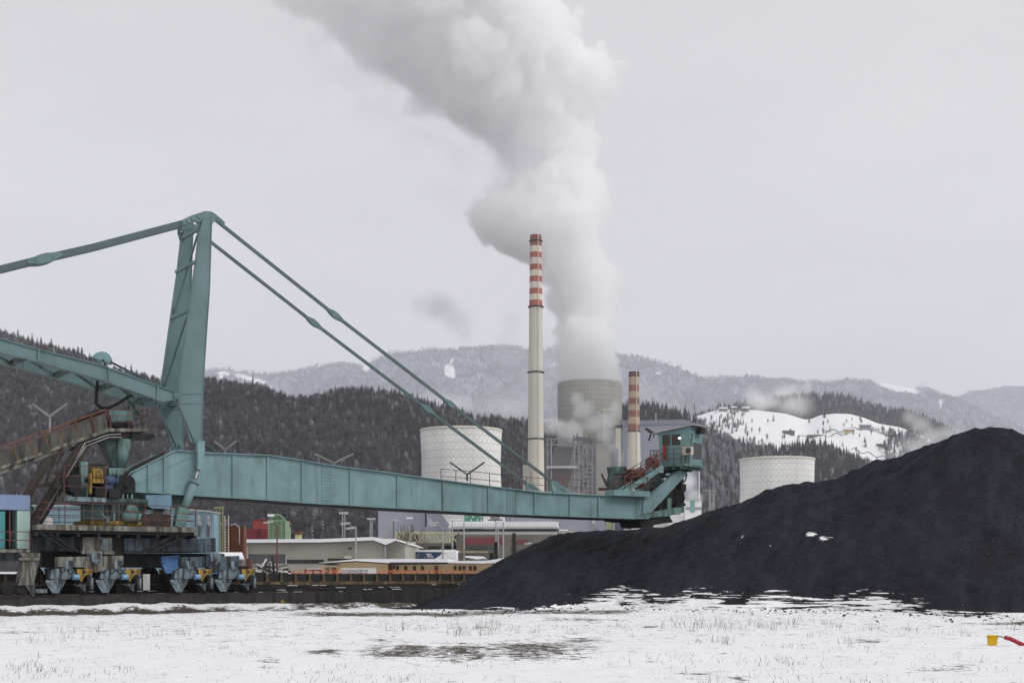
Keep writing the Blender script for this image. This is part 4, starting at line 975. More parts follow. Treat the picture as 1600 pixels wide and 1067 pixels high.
# ---- yellow-green access ladder cage, brown tank
t = thing('access_tower', 'slim yellow green ladder tower standing between blue shed and brown tank', 'tower', base(343, 114))
g = MB()
for x in (338, 343, 348):
    for d in (0, 1): g.bar(P(x, 792, 114 + d), P(x, 905, 114 + d), .09)
for y in range(793, 900, 9): g.bar(P(336, y, 114), P(348, y, 114), .05); g.bar(P(336, y, 115), P(348, y, 115), .05)
g.bar(P(335, 793, 114), P(349, 793, 114), .2); g.build('frame', weather('yellow_green_steel', (.30, .30, .14), .7, 2, .3), t)
t = thing('storage_tank', 'rusty brown ribbed tank with pale ladder beside the blue shed', 'tank', base(368, 122))
g = MB(); a = P(351, 822, 122); b = P(381, 822, 122); g.xbox(a.x, b.x, 122, 123.2, 0, a.z)
for k in range(9): x = a.x + (b.x - a.x) * (k + .5) / 9; g.xbox(x - .06, x + .06, 121.92, 122, .1, a.z - .05)
g.build('body', RUSTB, t)
g = MB(); c = P(353.5, 812, 121.7)
for s in (-.12, .22): g.bar((c.x + s, c.y, 0), (c.x + s, c.y, c.z + .4), .06)
for k in range(26): g.bar((c.x - .12, c.y, k * .28), (c.x + .22, c.y, k * .28), .035)
g.build('ladder', CREAM, t)
g = MB(); g.path([P(x, y, 121.6) for x, y in ((342, 812), (346, 820), (352, 822), (368, 818), (374, 824), (374, 850))], .06); g.build('pipe', LAMPG, t)
t = thing('low_shed', 'low snow covered shed below the rusty brown tank', 'shed', base(365, 106)); fb(344, 378, 872, 905, 106, 2, 0).build('wall', MUD, t); g = MB(); g.prism([P(342, 862.5, 107.5), P(378, 862.5, 107.5), P(381, 871.9, 105.7), P(342, 871.9, 105.7)], Vector((0, .3, -.12))); g.build('roof_snow', SNOW, t)
single(fb(384, 391, 872, 884, 104, .8, 0), 'tool_hut', weather('dark_red_hut', (.10, .035, .035), .7, .5, .3), 'little dark red hut beside the beige warehouse corner', 'hut', base(388, 104))
# ---- containers, silos, hut
t = thing('shipping_container', 'maroon shipping container stacked lowest beside the green silos', 'container', base(403, 165)); fb(386, 419, 826, 905, 165, 3, 0).build('box', MAROON, t); fb(404, 404.6, 826, 843, 164.9, .1).build('corner_post', BELT, t)
t = thing('shipping_container', 'brick red shipping container behind and above the maroon one', 'container', base(408, 172)); fb(395, 420, 812, 905, 172, 3, 0).build('box', REDC, t); g = fb(395, 421, 811, 812.6, 171.9, .12); g.build('top_rail', MAROON, t)
t = thing('silo', 'pale green square silo with snowy filter machinery on top', 'silo', base(432, 160))
g = fb(420, 446, 813, 905, 160, 3, 0)
for x in (420, 426.5, 433, 439.5, 446): g.bar(P(x, 813, 159.9), P(x, 880, 159.9), .14)
g.bar(P(419, 813, 159.9), P(447, 813, 159.9), .25); g.build('body', GREENC, t)
g = MB()
for x in (429, 434, 439): g.tube(P(x, 813, 161), P(x, 806 + (x % 3), 161), .35, n=10)
g.path([P(x, y, 160.5) for x, y in ((424, 812), (430, 804), (436, 804), (440, 808), (445, 811))], .16); g.bar(P(422, 809, 160.5), P(428, 805, 160.5), .2); g.build('filter_unit', GREENC, t)
g = MB(); g.box(P(424, 805, 160.5), Vector((.4, 0, 0)), Vector((0, .4, 0)), Vector((0, 0, .15))); g.build('snow_cap', SNOW, t)
t = thing('silo', 'narrow grey green silo with brown cap beside the pale green one', 'silo', base(450, 163)); g = MB(); c = Vector(base(450.5, 164)); g.lathe(c, [(.33, 0), (.33, 7.9)], 14, True); c2 = Vector(base(447.5, 164)); g.build('body', GREENC, t)
g = MB(); g.lathe(c, [(.5, 8.0), (.35, 8.5), (.1, 8.7)], 14, True); g.build('cap', RAIL, t)
t = thing('roof_vent_hut', 'small cream hut with rusty brown cap showing above the warehouse roof', 'hut', base(465, 150)); fb(461, 469, 835, 905, 150, 1.2, 0).build('wall', weather('cream_wall', (.48, .46, .26), .8, 1, .2), t); g = MB(); g.prism([P(460, 835, 149.9), P(470, 835, 149.9), P(468.5, 831, 149.9), P(461.5, 831, 149.9)], Vector((0, 1.4, 0))); g.build('cap', RUSTB, t)

# ---- beige warehouse with snowy roof
t = thing('warehouse', 'long beige corrugated warehouse with snow on its low roof and dark window bands', 'warehouse', base(500, 130))
g = MB(); g.prism([P(x, y, 130) for x, y in ((384, 847), (500, 846.5), (582, 843.5), (602, 851), (602, 905), (384, 905))], Vector((0, 24, 0))); g.build('wall', WARE, t)
g = MB(); g.prism([P(x, y, 131) for x, y in ((602.2, 851), (618, 844.5), (632, 848.5), (632, 905), (602.2, 905))], Vector((0, 22, 0))); g.build('annex_wall', WARE, t)
g = MB(); e = 129.5
def roof_strip(pts, th): g.prism([P(x, y, e) for x, y in pts] + [P(x, y - th, e) for x, y in pts[::-1]], Vector((0, 25.4, 0)))
roof_strip([(381, 847.6), (500, 847.0), (583, 843.8)], 5.2); g.prism([P(583.05, 843.8, e), P(603, 850.8, e), P(618, 844.3, e), P(634, 848.8, e), P(634, 847.6, e), P(618, 841.5, e), P(600, 841.3, e), P(583.05, 838.6, e)], Vector((0, 25.4, 0))); g.build('roof_snow', SNOW, t)
g = MB()
for a, b in (((381, 848.3), (500, 847.7)), ((500, 847.7), (583, 844.5)), ((583, 844.5), (602, 851.6)), ((603, 851.4), (618, 845)), ((618, 845), (634, 849.4))): g.bar(P(*a, 129.75), P(*b, 129.75), .3, .14)
g.build('gutter', weather('dark_gutter', (.16, .16, .16)), t)
g = MB(); g.bar(P(601.8, 851, 129.8), P(601.8, 900, 129.8), .15); g.bar(P(386, 850, 129.8), P(386, 900, 129.8), .2); g.build('drainpipe', LAMPG, t)
fb(388, 446, 865.5, 879.5, 129.95, .06).build('window', WINGREY, t); fb(448, 506, 874, 880, 129.95, .06).build('window', WINDK, t); fb(512, 566, 872.3, 875.5, 129.93, .06).build('window', WINDK, t)
fb(446.2, 448, 864, 882, 129.9, .1).build('window_frame', GREYL, t); fb(544, 549, 855.3, 857.4, 129.5, .45).build('wall_lamp', DARK, t)
fb(538, 548, 868.6, 872, 129.2, .7).build('roof_unit', CREAM, t); fb(387, 399, 886, 889, 129.4, .5).build('canopy', DARK, t)
# ---- snow dusted scrap and low sheds in front of the warehouse
random.seed(11)
g = MB()
for k in range(60):
    x = random.uniform(402, 452); y = 897 - random.random() ** 1.6 * 11; c = P(x, y, 120 + random.uniform(-2, 2)); g.k = random.choice((0, 0, 1, 2))
    d = Vector((random.uniform(-1, 1), random.uniform(-.4, .4), random.uniform(-.18, .18))).normalized(); g.bar(c - d * random.uniform(.3, 1.6), c + d * random.uniform(.3, 1.6), random.uniform(.06, .3), random.uniform(.05, .16))
for k in range(9): x = 404 + k * 5.6; g.k = 0; g.bar(P(x, 887, 120), P(x, 905, 120), .1)
tag(g.build('scrap_heap', [DARKB, SNOW, GREYL]), 'snow dusted heap of scrap girders in front of the warehouse', 'scrap heap')
t = thing('carport', 'small dark red roofed shelter with snow beside the scrap heap', 'shelter', base(490, 118))
fb(475, 503, 889, 891.5, 118, 4).build('roof', RUSTBR, t); fb(480, 503, 887.8, 888.9, 118, 4).build('roof_snow', SNOW, t); 
for x in (477, 489, 501): MB().bar(P(x, 891, 118.2), P(x, 915, 118.2), .14).build('post', DARKB, t)

# ---- ochre site building
t = thing('site_building', 'long low ochre site building with snowy roof and brown windows', 'building', base(640, 108))
g = MB(); g.prism([P(x, y, 108) for x, y in ((503, 880.5), (556, 877), (606, 880.5), (606, 930), (503, 930))], Vector((0, 12, 0))); g.prism([P(x, y, 109) for x, y in ((606.05, 881), (775, 878.5), (860, 874), (860, 930), (606.05, 930))], Vector((0, 11, 0))); g.build('wall', OCHRE, t)
g = MB(); g.prism([P(x, y, 107) for x, y in ((498, 880), (530, 877.6), (556, 876), (608, 879.3), (608, 878), (700, 878), (700, 872.8), (556, 872.8), (520, 877), (498, 879))], Vector((0, 14, 0)))
g.prism([P(x, y, 107.5) for x, y in ((700.05, 879.2), (755, 880), (860, 876), (860, 868), (790, 871), (760, 875.5), (700.05, 876))], Vector((0, 13, 0))); g.build('roof_snow', SNOW, t)
g = MB(); g.bar(P(498, 880.6, 107.2), P(556, 876.9, 107.2), .4, .1); g.bar(P(556, 876.9, 107.2), P(608, 880.4, 107.2), .4, .1); g.bar(P(608, 880.5, 108), P(700, 879.3, 108), 1, .2); g.bar(P(700, 879.8, 108.2), P(775, 880.2, 108.2), .5, .1); g.build('eaves', WINDK, t)
for x in (621, 634, 647.5, 660, 711, 718.5, 725, 735, 742): fb(x - 2.3, x + 2.3, 884, 891, 108.93, .08).build('window', WINB, t)
fb(607, 613, 883, 896, 108.9, .12).build('window', WINB, t); fb(614.5, 617, 883, 890, 108.92, .1).build('window', WINB, t); fb(679, 684, 884, 899, 108.9, .12).build('door', RUSTBR, t); fb(519, 525, 887, 899, 107.9, .12).build('door', RUSTBR, t); fb(508, 514, 887.5, 896, 107.92, .1).build('window', WINGREY, t)
fb(505, 527, 883.2, 884.3, 107, 1).build('porch_roof', GREYL, t)
# ---- the banner
def text_mesh(body, size, mat, name, parent, at, bold=.0, shear=0, sx=1.0, align='CENTER'):
    cu = bpy.data.curves.new('lettering', 'FONT'); cu.body = body; cu.size = size; cu.align_x = align; cu.align_y = 'CENTER'; cu.extrude = .006; cu.offset = bold; cu.shear = shear; cu.resolution_u = 3
    tmp = bpy.data.objects.new('lettering', cu); C.objects.link(tmp); dg = bpy.context.evaluated_depsgraph_get(); me = bpy.data.meshes.new_from_object(tmp.evaluated_get(dg)); bpy.data.objects.remove(tmp)
    me.transform(Matrix.Scale(sx, 4, Vector((1, 0, 0)))); me.transform(Matrix.Rotation(R(90), 4, 'X')); me.materials.clear(); me.materials.append(mat)
    o = bpy.data.objects.new(name, me); C.objects.link(o); o.parent = parent; o.location = Vector(at) - ROOT[parent]; ROOT[o] = Vector(at); return o
YS = 96.0
t = thing('banner', 'white banner with dark lettered stripe hung on the orange safety net', 'banner', base(560, YS))
fb(533, 587.5, 887, 899, YS, .05).build('cloth', WHITE, t)
gm = weather('banner_grey', (.16, .16, .16), .9, 2, 0)
g = MB(); g.prism([P(x, y, YS - .006) for x, y in ((533.3, 890), (576, 890), (570.5, 895.6), (533.3, 895.6))], Vector((0, .005, 0))); g.build('stripe', gm, t)
c = P(551, 893.1, YS - .014); text_mesh('PREMOGOVNIK', .29, WHITE, 'lettering', t, c, .008, .12, 1.02)
# ---- orange safety net on posts
t = thing('safety_fence', 'see-through orange plastic safety net strung along the yard behind the conveyor', 'fence', base(600, 95))
def net_mat():
    m, nt, b = newmat('orange_net'); tcn = nt.nodes.new('ShaderNodeTexCoord')
    b.inputs['Base Color'].default_value = (.72, .20, .09, 1); b.inputs['Roughness'].default_value = .6
    tr = nt.nodes.new('ShaderNodeBsdfTransparent'); ms = nt.nodes.new('ShaderNodeMixShader')
    nz = noise_tex(nt, 14, 2, .5); nt.links.new(ramp(nt, nz, .49, .60), ms.inputs[0]); nt.links.new(tr.outputs[0], ms.inputs[1]); nt.links.new(b.outputs[0], ms.inputs[2])
    nt.links.new(ms.outputs[0], nt.nodes['Material Output'].inputs['Surface']); return m
NET = net_mat(); g = MB()
xs = [455 + i * 9 for i in range(33)]
for a, b in zip(xs, xs[1:]):
    ta, tb_ = 890 + .8 * math.sin(a * .13), 890 + .8 * math.sin(b * .13)
    if 530 < a < 590: ta = tb_ = 895
    g.prism([P(a, ta, 95 + .2), P(b, tb_, 95.2), P(b, 903, 95.2), P(a, 903, 95.2)], Vector((0, .012, 0)))
g.build('net', NET, t)
for x in xs[::3]: MB().bar(P(x, 889, 95.3), P(x, 925, 95.3), .05).build('post', LAMPG, t)

# ---- street lamps, masts
def lamp(px, ytop, Y, heads, label, mat=LAMPG, group='street lamps in the works yard', r=.07):
    b = base(px, Y); t = thing('street_lamp', label, 'street lamp', b, group); top = P(px, ytop, Y); g = MB(); g.tube(b, top, r * 1.4, r * .8, 8); g.build('pole', mat, t)
    for (dx, dy) in heads:
        g = MB(); e = P(px + dx, ytop - dy, Y); g.tube(top - Z * .3, e, .035, n=6); g.build('arm', mat, t)
        g = MB(); s = 1 if dx > 0 else -1; g.box(e + Vector((s * .3, 0, .02)), Vector((.42, 0, -.05 * s)), Vector((0, .16, 0)), Vector((0, 0, .08))); g.build('lamp_head', GREYL, t)
lamp(433, 819, 118, [(-9, 3)], 'rusty brown lamp post with one head before the green silos', RAIL)
lamp(556, 822, 116, [(-11, 4), (-3, -3)], 'lamp post with two staggered heads above the ochre building gable')
lamp(632.5, 850, 112, [(4, 2)], 'short lamp post rising from the ochre building roof near the warehouse end')
lamp(692, 823, 135, [(-9, 6)], 'thin lamp post at the end of the yellow truss bridge')
lamp(839, 853, 150, [(-10, 4)], 'lamp post with a long arm under the snowy gallery')
lamp(615, 814, 200, [(0.1, 1)], 'dark bollard like lamp post in front of the grey hall', DARK)
def mast(px, ytop, Y, label, w=5):
    b = base(px, Y); t = thing('floodlight_mast', label, 'light mast', b, 'floodlight masts'); g = MB(); s = Y / F
    for d in (-1, 1): g.bar((b[0] + d * w * .35 * s, Y, 0), P(px + d * w * .28, ytop, Y), .14)
    for k in range(14): y = ytop + 8 + k * 6; g.bar(P(px - w * .3, y, Y), P(px + w * .3, y + 3, Y), .06)
    g.build('lattice_pole', LAMPG, t); g = MB(); g.bar(P(px - w, ytop, Y), P(px + w, ytop, Y), .3, .2)
    for d in (-.8, 0, .8): g.box(P(px + d * w, ytop - .8, Y), Vector((.28, 0, 0)), Vector((0, .2, 0)), Vector((0, 0, .16)))
    g.build('floodlight_bar', GREYL, t)
mast(537, 802, 240, 'tall lattice floodlight mast against the dark wooded slope', 6)
mast(580, 811, 250, 'slightly shorter floodlight mast next to the grey hall edge', 5)
t = thing('street_lamp', 'white roof lamp on a thin pole before the grey hall', 'street lamp', base(640, 180), 'street lamps in the works yard'); g = MB(); b = base(640, 180); g.tube(b, P(640, 809, 180), .06, .05, 8); g.build('pole', LAMPG, t); g = MB(); g.box(P(640, 809, 180), Vector((.42, 0, 0)), Vector((0, .2, 0)), Vector((0, 0, .1))); g.build('lamp_head', WHITE, t)

# ---- dark blue truss canopy with snow
t = thing('truss_canopy', 'snow topped canopy on dark blue steel trusses behind the ochre building', 'canopy', base(630, 150))
g = MB(); g.prism([P(x, y, 146) for x, y in ((563, 861.5), (590, 860.5), (690, 858.5), (712, 858.5), (706, 863), (640, 863.3), (590, 862.8))], Vector((0, 12, 0))); g.build('roof_snow', SNOW, t)
g = MB(); g.bar(P(563, 862.5, 146), P(690, 863.5, 146), .3, .2); g.bar(P(566, 863, 146.1), P(590, 872, 146.1), .2); g.bar(P(590, 872, 146), P(692, 872.5, 146), .3, .2)
xs = [566 + i * 6 for i in range(22)]
for i, x in enumerate(xs[:-1]): g.bar(P(x, 863, 146), P(x + 6, min(872, 863 + (x - 560) * .4), 146) if i % 2 == 0 else P(x + 6, 863, 146), .14)
for x in (598, 620, 640, 660, 682): poly([(x - 6, 864), (x + 6, 864), (x + 2, 872), (x - 4, 872)], 145.8, .15, g)
g.build('truss', NAVY, t)
g = MB(); g.prism([P(x, y, 144) for x, y in ((668, 880), (690, 866), (712, 860), (712, 880))], Vector((0, 6, 0))); g.build('snow_bank', SNOW, t)
for x in (600, 650, 700): MB().bar(P(x, 870, 147), P(x, 900, 147), .25).build('post', NAVY, t)

# ---- big grey hall and inclined gallery, yellow truss bridge
t = thing('hall', 'tall plain grey hall showing below the boom with inclined gallery', 'hall', base(640, 420))
fb(591, 664, 770, 905, 420, 40, 0).build('wall', GSHEET, t)
g = MB(); g.prism([P(x, y, 415) for x, y in ((664.1, 780), (684, 795), (701, 820), (701, 830), (688, 826), (668, 806), (664.1, 800))], Vector((0, 14, 0))); g.build('inclined_gallery', GSHEET2, t)
fb(664.2, 700, 822, 905, 418, 20, 0).build('annex', GSHEET, t)
t = thing('signal_mast', 'small steel lattice tower standing before the tall grey hall', 'mast', base(609, 300)); g = MB()
for x in (604, 609, 614): g.bar(P(x, 824, 300), P(x, 905, 300), .35)
for y in (824, 828, 836): g.bar(P(603, y, 300), P(615, y, 300), .3)
g.bar(P(608, 805, 300), P(607, 824, 300), .4); g.bar(P(605, 815, 300), P(612, 815, 300), .3); g.bar(P(606, 806, 300), P(610, 804, 300), .5); g.build('frame', LAMPG, t)
t = thing('truss_bridge', 'pale yellow lattice pipe bridge in front of the grey hall', 'bridge', base(660, 230))
g = MB(); YT = weather('pale_yellow_steel', (.50, .47, .29), .8, .3, .4); 
for y in (832, 846.5): g.bar(P(617, y, 230), P(706, y, 230), .3); g.bar(P(617, y, 234), P(706, y, 234), .3)
for i in range(8): x = 618 + i * 12; g.bar(P(x, 832, 230), P(x, 846, 230), .2); g.bar(P(x, 832, 230), P(x + 11, 846, 230), .22); g.bar(P(x, 846, 234), P(x + 11, 832, 234), .22)
g.build('truss', YT, t); fb(620, 706, 848, 851, 229, 6).build('pipe_deck', MUD, t)
for x in (625, 660, 700): MB().bar(P(x, 850, 231), P(x, 910, 231), .6).build('pier', MUD, t); fb(617, 712, 852.5, 858, 228, 2).build('lower_pipe', BELT, t); fb(622, 652, 834, 846, 236, 3).build('cladding', weather('cream_clad', (.50, .47, .32), .85, .1, .2), t)

# ---- snowy roofed conveyor gallery and the buildings under it
t = thing('conveyor_gallery', 'long raised gallery with ribbed snowy roof on steel posts', 'gallery', base(790, 260))
g = MB(); g.prism([P(x, y, 258) for x, y in ((700, 823), (874, 823.5), (870, 814.5), (707, 814.5))], Vector((0, 8, 0)))
for i in range(40): x = 703 + i * 4.3; g.bar(P(x, 823, 257.9), P(x + 1.6, 815, 257.9), .18, .15)
g.build('roof_snow', SNOW, t); g = MB(); 
for i in range(30): x = 706 + i * 5.6; g.box(P(x, 823.6, 257.4), Vector((.22, 0, 0)), Vector((0, .5, 0)), Vector((0, 0, .12)))
g.bar(P(701, 824.6, 258), P(874, 825, 258), .5, .2); g.build('eaves', GREYL, t)
fb(705, 871, 826, 830, 260, 5).build('window_band', WINDK, t); fb(706, 872, 830.2, 833, 258.6, 7).build('floor_beam', GREYL, t)
for x in (706, 716, 872): fb(x - 1.5, x + 1.5, 826, 910, 259, 1.2, 0).build('post', MUD, t)
t = thing('pipe_rack', 'tall pale pole rack with thin cross wires in front of the raised gallery', 'rack', base(780, 200)); g = MB()
for x, y in ((707, 813), (725, 813), (775, 815), (778.5, 824), (786.5, 815)): g.tube(Vector(base(x, 200)), P(x, y, 200), .13, .09, 8)
g.bar(P(690, 808.5, 200), P(796, 809, 200), .05); g.bar(P(706, 814, 200), P(726, 813, 200), .05); g.bar(P(775, 815.5, 200), P(870, 816, 200), .05); g.build('frame', LAMPG, t)
t = thing('red_building', 'dull red and brown long building under the raised gallery', 'building', base(790, 285)); fb(704, 868, 834, 905, 285, 20, 0).build('wall', MUD, t); fb(725, 784, 839, 851, 284.8, .3).build('red_panel', RUSTBR, t); fb(808, 824, 843, 850, 284.8, .3).build('red_panel', RUSTBR, t); fb(727, 775, 851.2, 858, 284.8, .4).build('dark_panel', weather('dark_green_wall', (.07, .085, .08)), t); fb(715, 762, 860, 863.5, 282, 3).build('ledge', weather('tan_ledge', (.36, .28, .18)), t)
fb(707, 712, 834, 905, 284, 1, 0).build('pillar', BELT, t)
t = thing('snowy_roof', 'low grey shed with sloping snowy roof at the foot of the heap', 'shed', base(745, 140)); g = MB(); g.prism([P(x, y, 140) for x, y in ((727, 868), (755, 869), (758, 872), (745, 873.5), (726, 870))], Vector((0, 8, 0))); g.build('roof_snow', SNOW, t); fb(727, 757, 871, 910, 140.3, 7, 0).build('wall', MUD, t)
t = thing('office_block', 'pale low block between the raised gallery and the coal heap', 'building', base(876, 300)); fb(873, 905, 829, 905, 300, 20, 0).build('wall', weather('pale_block', (.5, .46, .38), .9, .1, .2), t); fb(873, 888, 827, 829, 299.5, 21).build('roof_snow', SNOW, t)

# ---- low grey works building below the boom head
t = thing('works_building', 'long grey works building under the boom with green lit windows', 'building', base(930, 400)); fb(790, 992, 806, 905, 400, 30, 0).build('wall', GSHEET, t); fb(948, 951, 811.5, 827, 399.7, .3).build('window', weather('green_glass', (.48, .62, .25)), t); fb(952.5, 955.5, 811.5, 827, 399.7, .3).build('window', weather('green_glass', (.48, .62, .25)), t); fb(957, 961, 811, 828, 399.7, .3).build('window', GREYL, t)
fb(925, 930, 809.5, 818, 399.2, .8).build('fan_box', GREYL, t); g = MB(); g.tube(P(872, 803, 399.4), P(872, 822, 399.4), .35, n=8); g.tube(P(929, 818, 399.4), P(932, 828, 399.4), .25, n=8); g.tube(P(800, 805, 399.4), P(800, 820, 399.4), .4, n=8); g.build('pipe', LAMPG, t)
fb(963, 974, 809, 828, 396, 3, 0).build('container_box', weather('slate_blue', (.10, .115, .16)), t); fb(967, 971.5, 817, 818.3, 395.9, .08).build('number_plate', WHITE, t)
t = thing('works_annex', 'white snowy annex with turquoise doors beneath the discharge chute', 'building', base(1000, 390)); fb(977, 1045, 815, 905, 390, 10, 0).build('wall', weather('off_white_wall', (.62, .61, .60), .9, .1, .2), t); g = MB(); g.prism([P(x, y, 389.5) for x, y in ((976, 818), (1000, 807), (1050, 813), (1050, 816), (1000, 812), (976, 821))], Vector((0, 12, 0))); g.build('roof_snow', SNOW, t)
fb(976.5, 981, 818, 826, 389.8, .3).build('door', weather('turquoise_door', (.2, .42, .42)), t); fb(982, 986, 820, 827, 389.8, .3).build('door', DARKB, t)
t = thing('white_building', 'small white building with green stripe beside the boom head', 'building', base(1083, 380)); fb(1071, 1096, 782, 905, 380, 12, 0).build('wall', WHITE, t); fb(1079, 1085.5, 782.5, 800, 379.7, .28).build('green_stripe', weather('pale_green_panel', (.20, .42, .36)), t); fb(1071.5, 1095.5, 792, 796, 379.75, .2).build('grey_band', GSHEET, t); fb(1070.5, 1096.5, 780.5, 781.9, 379.5, 13).build('roof', GREYL, t); fb(1048, 1071, 806, 905, 382, 8, 0).build('annex', WHITE, t); fb(1048, 1072, 804.6, 805.9, 381, 10).build('roof_snow', SNOW, t)

# ---- bare trees and a conifer among the buildings
def bare_tree(px, ytop, Y, label, mat, n=5, spread=.5, group=None, seed=1, w=1.0):
    random.seed(seed); b = Vector(base(px, Y)); H = P(px, ytop, Y).z; t = thing('bare_tree', label, 'tree', b, group); tr = MB(); cr = MB()
    tr.tube(b, b + Z * H * .45, H * .016 * w, H * .010 * w, 7)
    def grow(p, d, L, r, k):
        q = p + d * L; (tr if k > n - 2 else cr).tube(p, q, r, r * .6, 5 if k > 2 else 3, False)
        if k == 0: return
        for _ in range(3 if k > 1 else 4):
            nd_ = (d + Vector((random.gauss(0, spread), random.gauss(0, spread), random.gauss(.12, spread * .5)))).normalized(); grow(p + d * L * random.uniform(.45, 1), nd_, L * random.uniform(.55, .8), r * .55, k - 1)
    for i in range(5): grow(b + Z * H * random.uniform(.2, .45), Vector((random.gauss(0, spread), random.gauss(0, spread), 1)).normalized(), H * .26, H * .008 * w, n - 1)
    tr.build('trunk', mat, t); cr.build('crown', mat, t)
TW = weather('grey_brown_twigs', (.16, .13, .105), .7, 2, 0, rough=.9)
for i, (x, y, Y, l) in enumerate(((640, 806, 210, 'big bare tree rising in front of the tall grey hall'), (654, 816, 215, 'bare tree leaning by the yellow truss bridge'), (628, 818, 205, 'thin bare tree next to the small lattice tower'),
                                  (697, 838, 165, 'bare shrub like tree at the end of the truss bridge'), (712, 846, 158, 'dark bare tree at the corner of the dull red building'), (838, 838, 190, 'brown bare tree against the raised gallery beams'), (668, 828, 200, 'low bare tree under the yellow bridge'))):
    bare_tree(x, y, Y, l, TW, 4, .42, None, 30 + i)
bare_tree(690, 862, 130, 'small dark leafless bush by the snow bank', WOOD, 4, .5, None, 77)
def needle_tree(px, ytop, Y, wpx, label, seed):
    random.seed(seed); b = Vector(base(px, Y)); H = P(px, ytop, Y).z; t = thing('conifer', label, 'tree', b); g = MB(); g.tube(b, b + Z * H * .95, H * .02, .03, 7); g.build('trunk', WOOD, t); g = MB(); wr = wpx * Y / F
    for i in range(1500):
        h = random.random() ** .8; rr = wr * (1 - h * .9) * random.random() ** .5 * (.7 + .3 * math.sin(h * 40)); a = random.uniform(0, 6.28); c = b + Vector((rr * math.cos(a), rr * math.sin(a), H * (.08 + .9 * h))); d = Vector((math.cos(a), math.sin(a), random.uniform(-.6, .3))); s = Vector((-d.y, d.x, random.uniform(-.3, .3))); L = random.uniform(.2, .5)
        g.add([c - s * .1 * L * 2, c + s * .1 * L * 2, c + d * L], [(0, 1, 2)])
    g.build('crown', weather('dark_olive_needles', (.055, .06, .035), .6, 2, 0, rough=.9), t)
needle_tree(803, 831, 190, 12, 'dark olive conifer standing tall before the raised gallery', 3); needle_tree(775, 845, 185, 9, 'lower dark conifer at the edge of the coal heap', 4); needle_tree(768, 862, 180, 12, 'bushy low conifer beside the snowy shed roof', 5)
# ================================================================== power station
def lathe_px(prof, cxp, Y, n=48, inner=0):
    """turned shape; prof = [(half width in photo px, photo y)]"""
    g = MB(); s = Y / F; pts = [(r * s, CH + (HY - y) * s) for r, y in prof]; return g, pts, Vector(base(cxp, Y))
def tower_mat(name, NU, NVv, base_c, line_c, wd=.13):
    m, nt, b = newmat(name); uv = nt.nodes.new('ShaderNodeUVMap'); sx = nt.nodes.new('ShaderNodeSeparateXYZ'); nt.links.new(uv.outputs[0], sx.inputs[0])
    u = math_(nt, 'MULTIPLY', sx.outputs[0], NU); v = math_(nt, 'MULTIPLY', sx.outputs[1], NVv); fv = math_(nt, 'FRACT', v)
    tri = math_(nt, 'MULTIPLY', math_(nt, 'PINGPONG', u, .5), 2)
    d = math_(nt, 'ABSOLUTE', math_(nt, 'SUBTRACT', tri, fv)); f1 = ramp(nt, d, wd * .5, wd * 1.3, 1, 0)
    f2 = ramp(nt, math_(nt, 'PINGPONG', v, .5), .04, .09, 1, 0); f = math_(nt, 'MAXIMUM', f1, f2)
    n = noise_tex(nt, .06, 5, .6, (1, 1, .3)); c = mix(nt, ramp(nt, n, .35, .7), base_c, [x * .82 for x in base_c]); c = mix(nt, ramp(nt, noise_tex(nt, .35, 5, .6, (1, 1, .06)), .5, .75, 0, .35), c, [x * .6 for x in base_c]); c = mix(nt, math_(nt, 'MULTIPLY', f, .7), c, line_c)
    nt.links.new(c, b.inputs['Base Color']); b.inputs['Roughness'].default_value = .85; return m
def ring_mat(name, base_c, line_c, nu, nv):
    m, nt, b = newmat(name); uv = nt.nodes.new('ShaderNodeUVMap'); sx = nt.nodes.new('ShaderNodeSeparateXYZ'); nt.links.new(uv.outputs[0], sx.inputs[0])
    f1 = ramp(nt, math_(nt, 'PINGPONG', math_(nt, 'MULTIPLY', sx.outputs[0], nu), .5), .05, .16, 1, 0); f2 = ramp(nt, math_(nt, 'PINGPONG', math_(nt, 'MULTIPLY', sx.outputs[1], nv), .5), .06, .16, 1, 0)
    n = noise_tex(nt, .03, 6, .65, (1, 1, .25)); c = mix(nt, ramp(nt, n, .35, .65), base_c, [x * .8 for x in base_c]); c = mix(nt, math_(nt, 'MULTIPLY', math_(nt, 'MAXIMUM', f1, f2), .45), c, line_c)
    nt.links.new(c, b.inputs['Base Color']); b.inputs['Roughness'].default_value = .9; return m
def tower(name, prof, cxp, Y, mat, parent, n=72):
    g, pts, c = lathe_px(prof, cxp, Y); th = 1.2
    full = pts + [(pts[-1][0] - th, pts[-1][1])] + [(r - th, z) for r, z in pts[::-1][1:]]
    g.lathe(c, full, n); o = g.build(name, mat, parent); me = o.data; uv = me.uv_layers.new(name='UVMap'); z0, z1 = pts[0][1], pts[-1][1]
    for p in me.polygons:
        ks = [li for li in p.loop_indices]; us = [me.loops[li].vertex_index % n / n for li in ks]
        wrap = max(us) - min(us) > .5
        for li, uu_ in zip(ks, us):
            z = me.vertices[me.loops[li].vertex_index].co.z + ROOT[parent].z; uv.data[li].uv = ((uu_ + 1 if wrap and uu_ < .5 else uu_), (z - z0) / (z1 - z0))
    return o
def rim(prof_r, y0, y1, cxp, Y, parent, mat, name='rim'):
    g, pts, c = lathe_px([(prof_r, y1), (prof_r, y0)], cxp, Y); s = Y / F
    g.lathe(c, [(pts[0][0], pts[0][1]), (pts[1][0], pts[1][1]), (pts[1][0] - 2.0, pts[1][1]), (pts[0][0] - 2.0, pts[0][1]), (pts[0][0], pts[0][1])], 72); return g.build(name, mat, parent)
LAT = tower_mat('lattice_concrete', 44, 20, (.74, .735, .70), (.45, .445, .42))
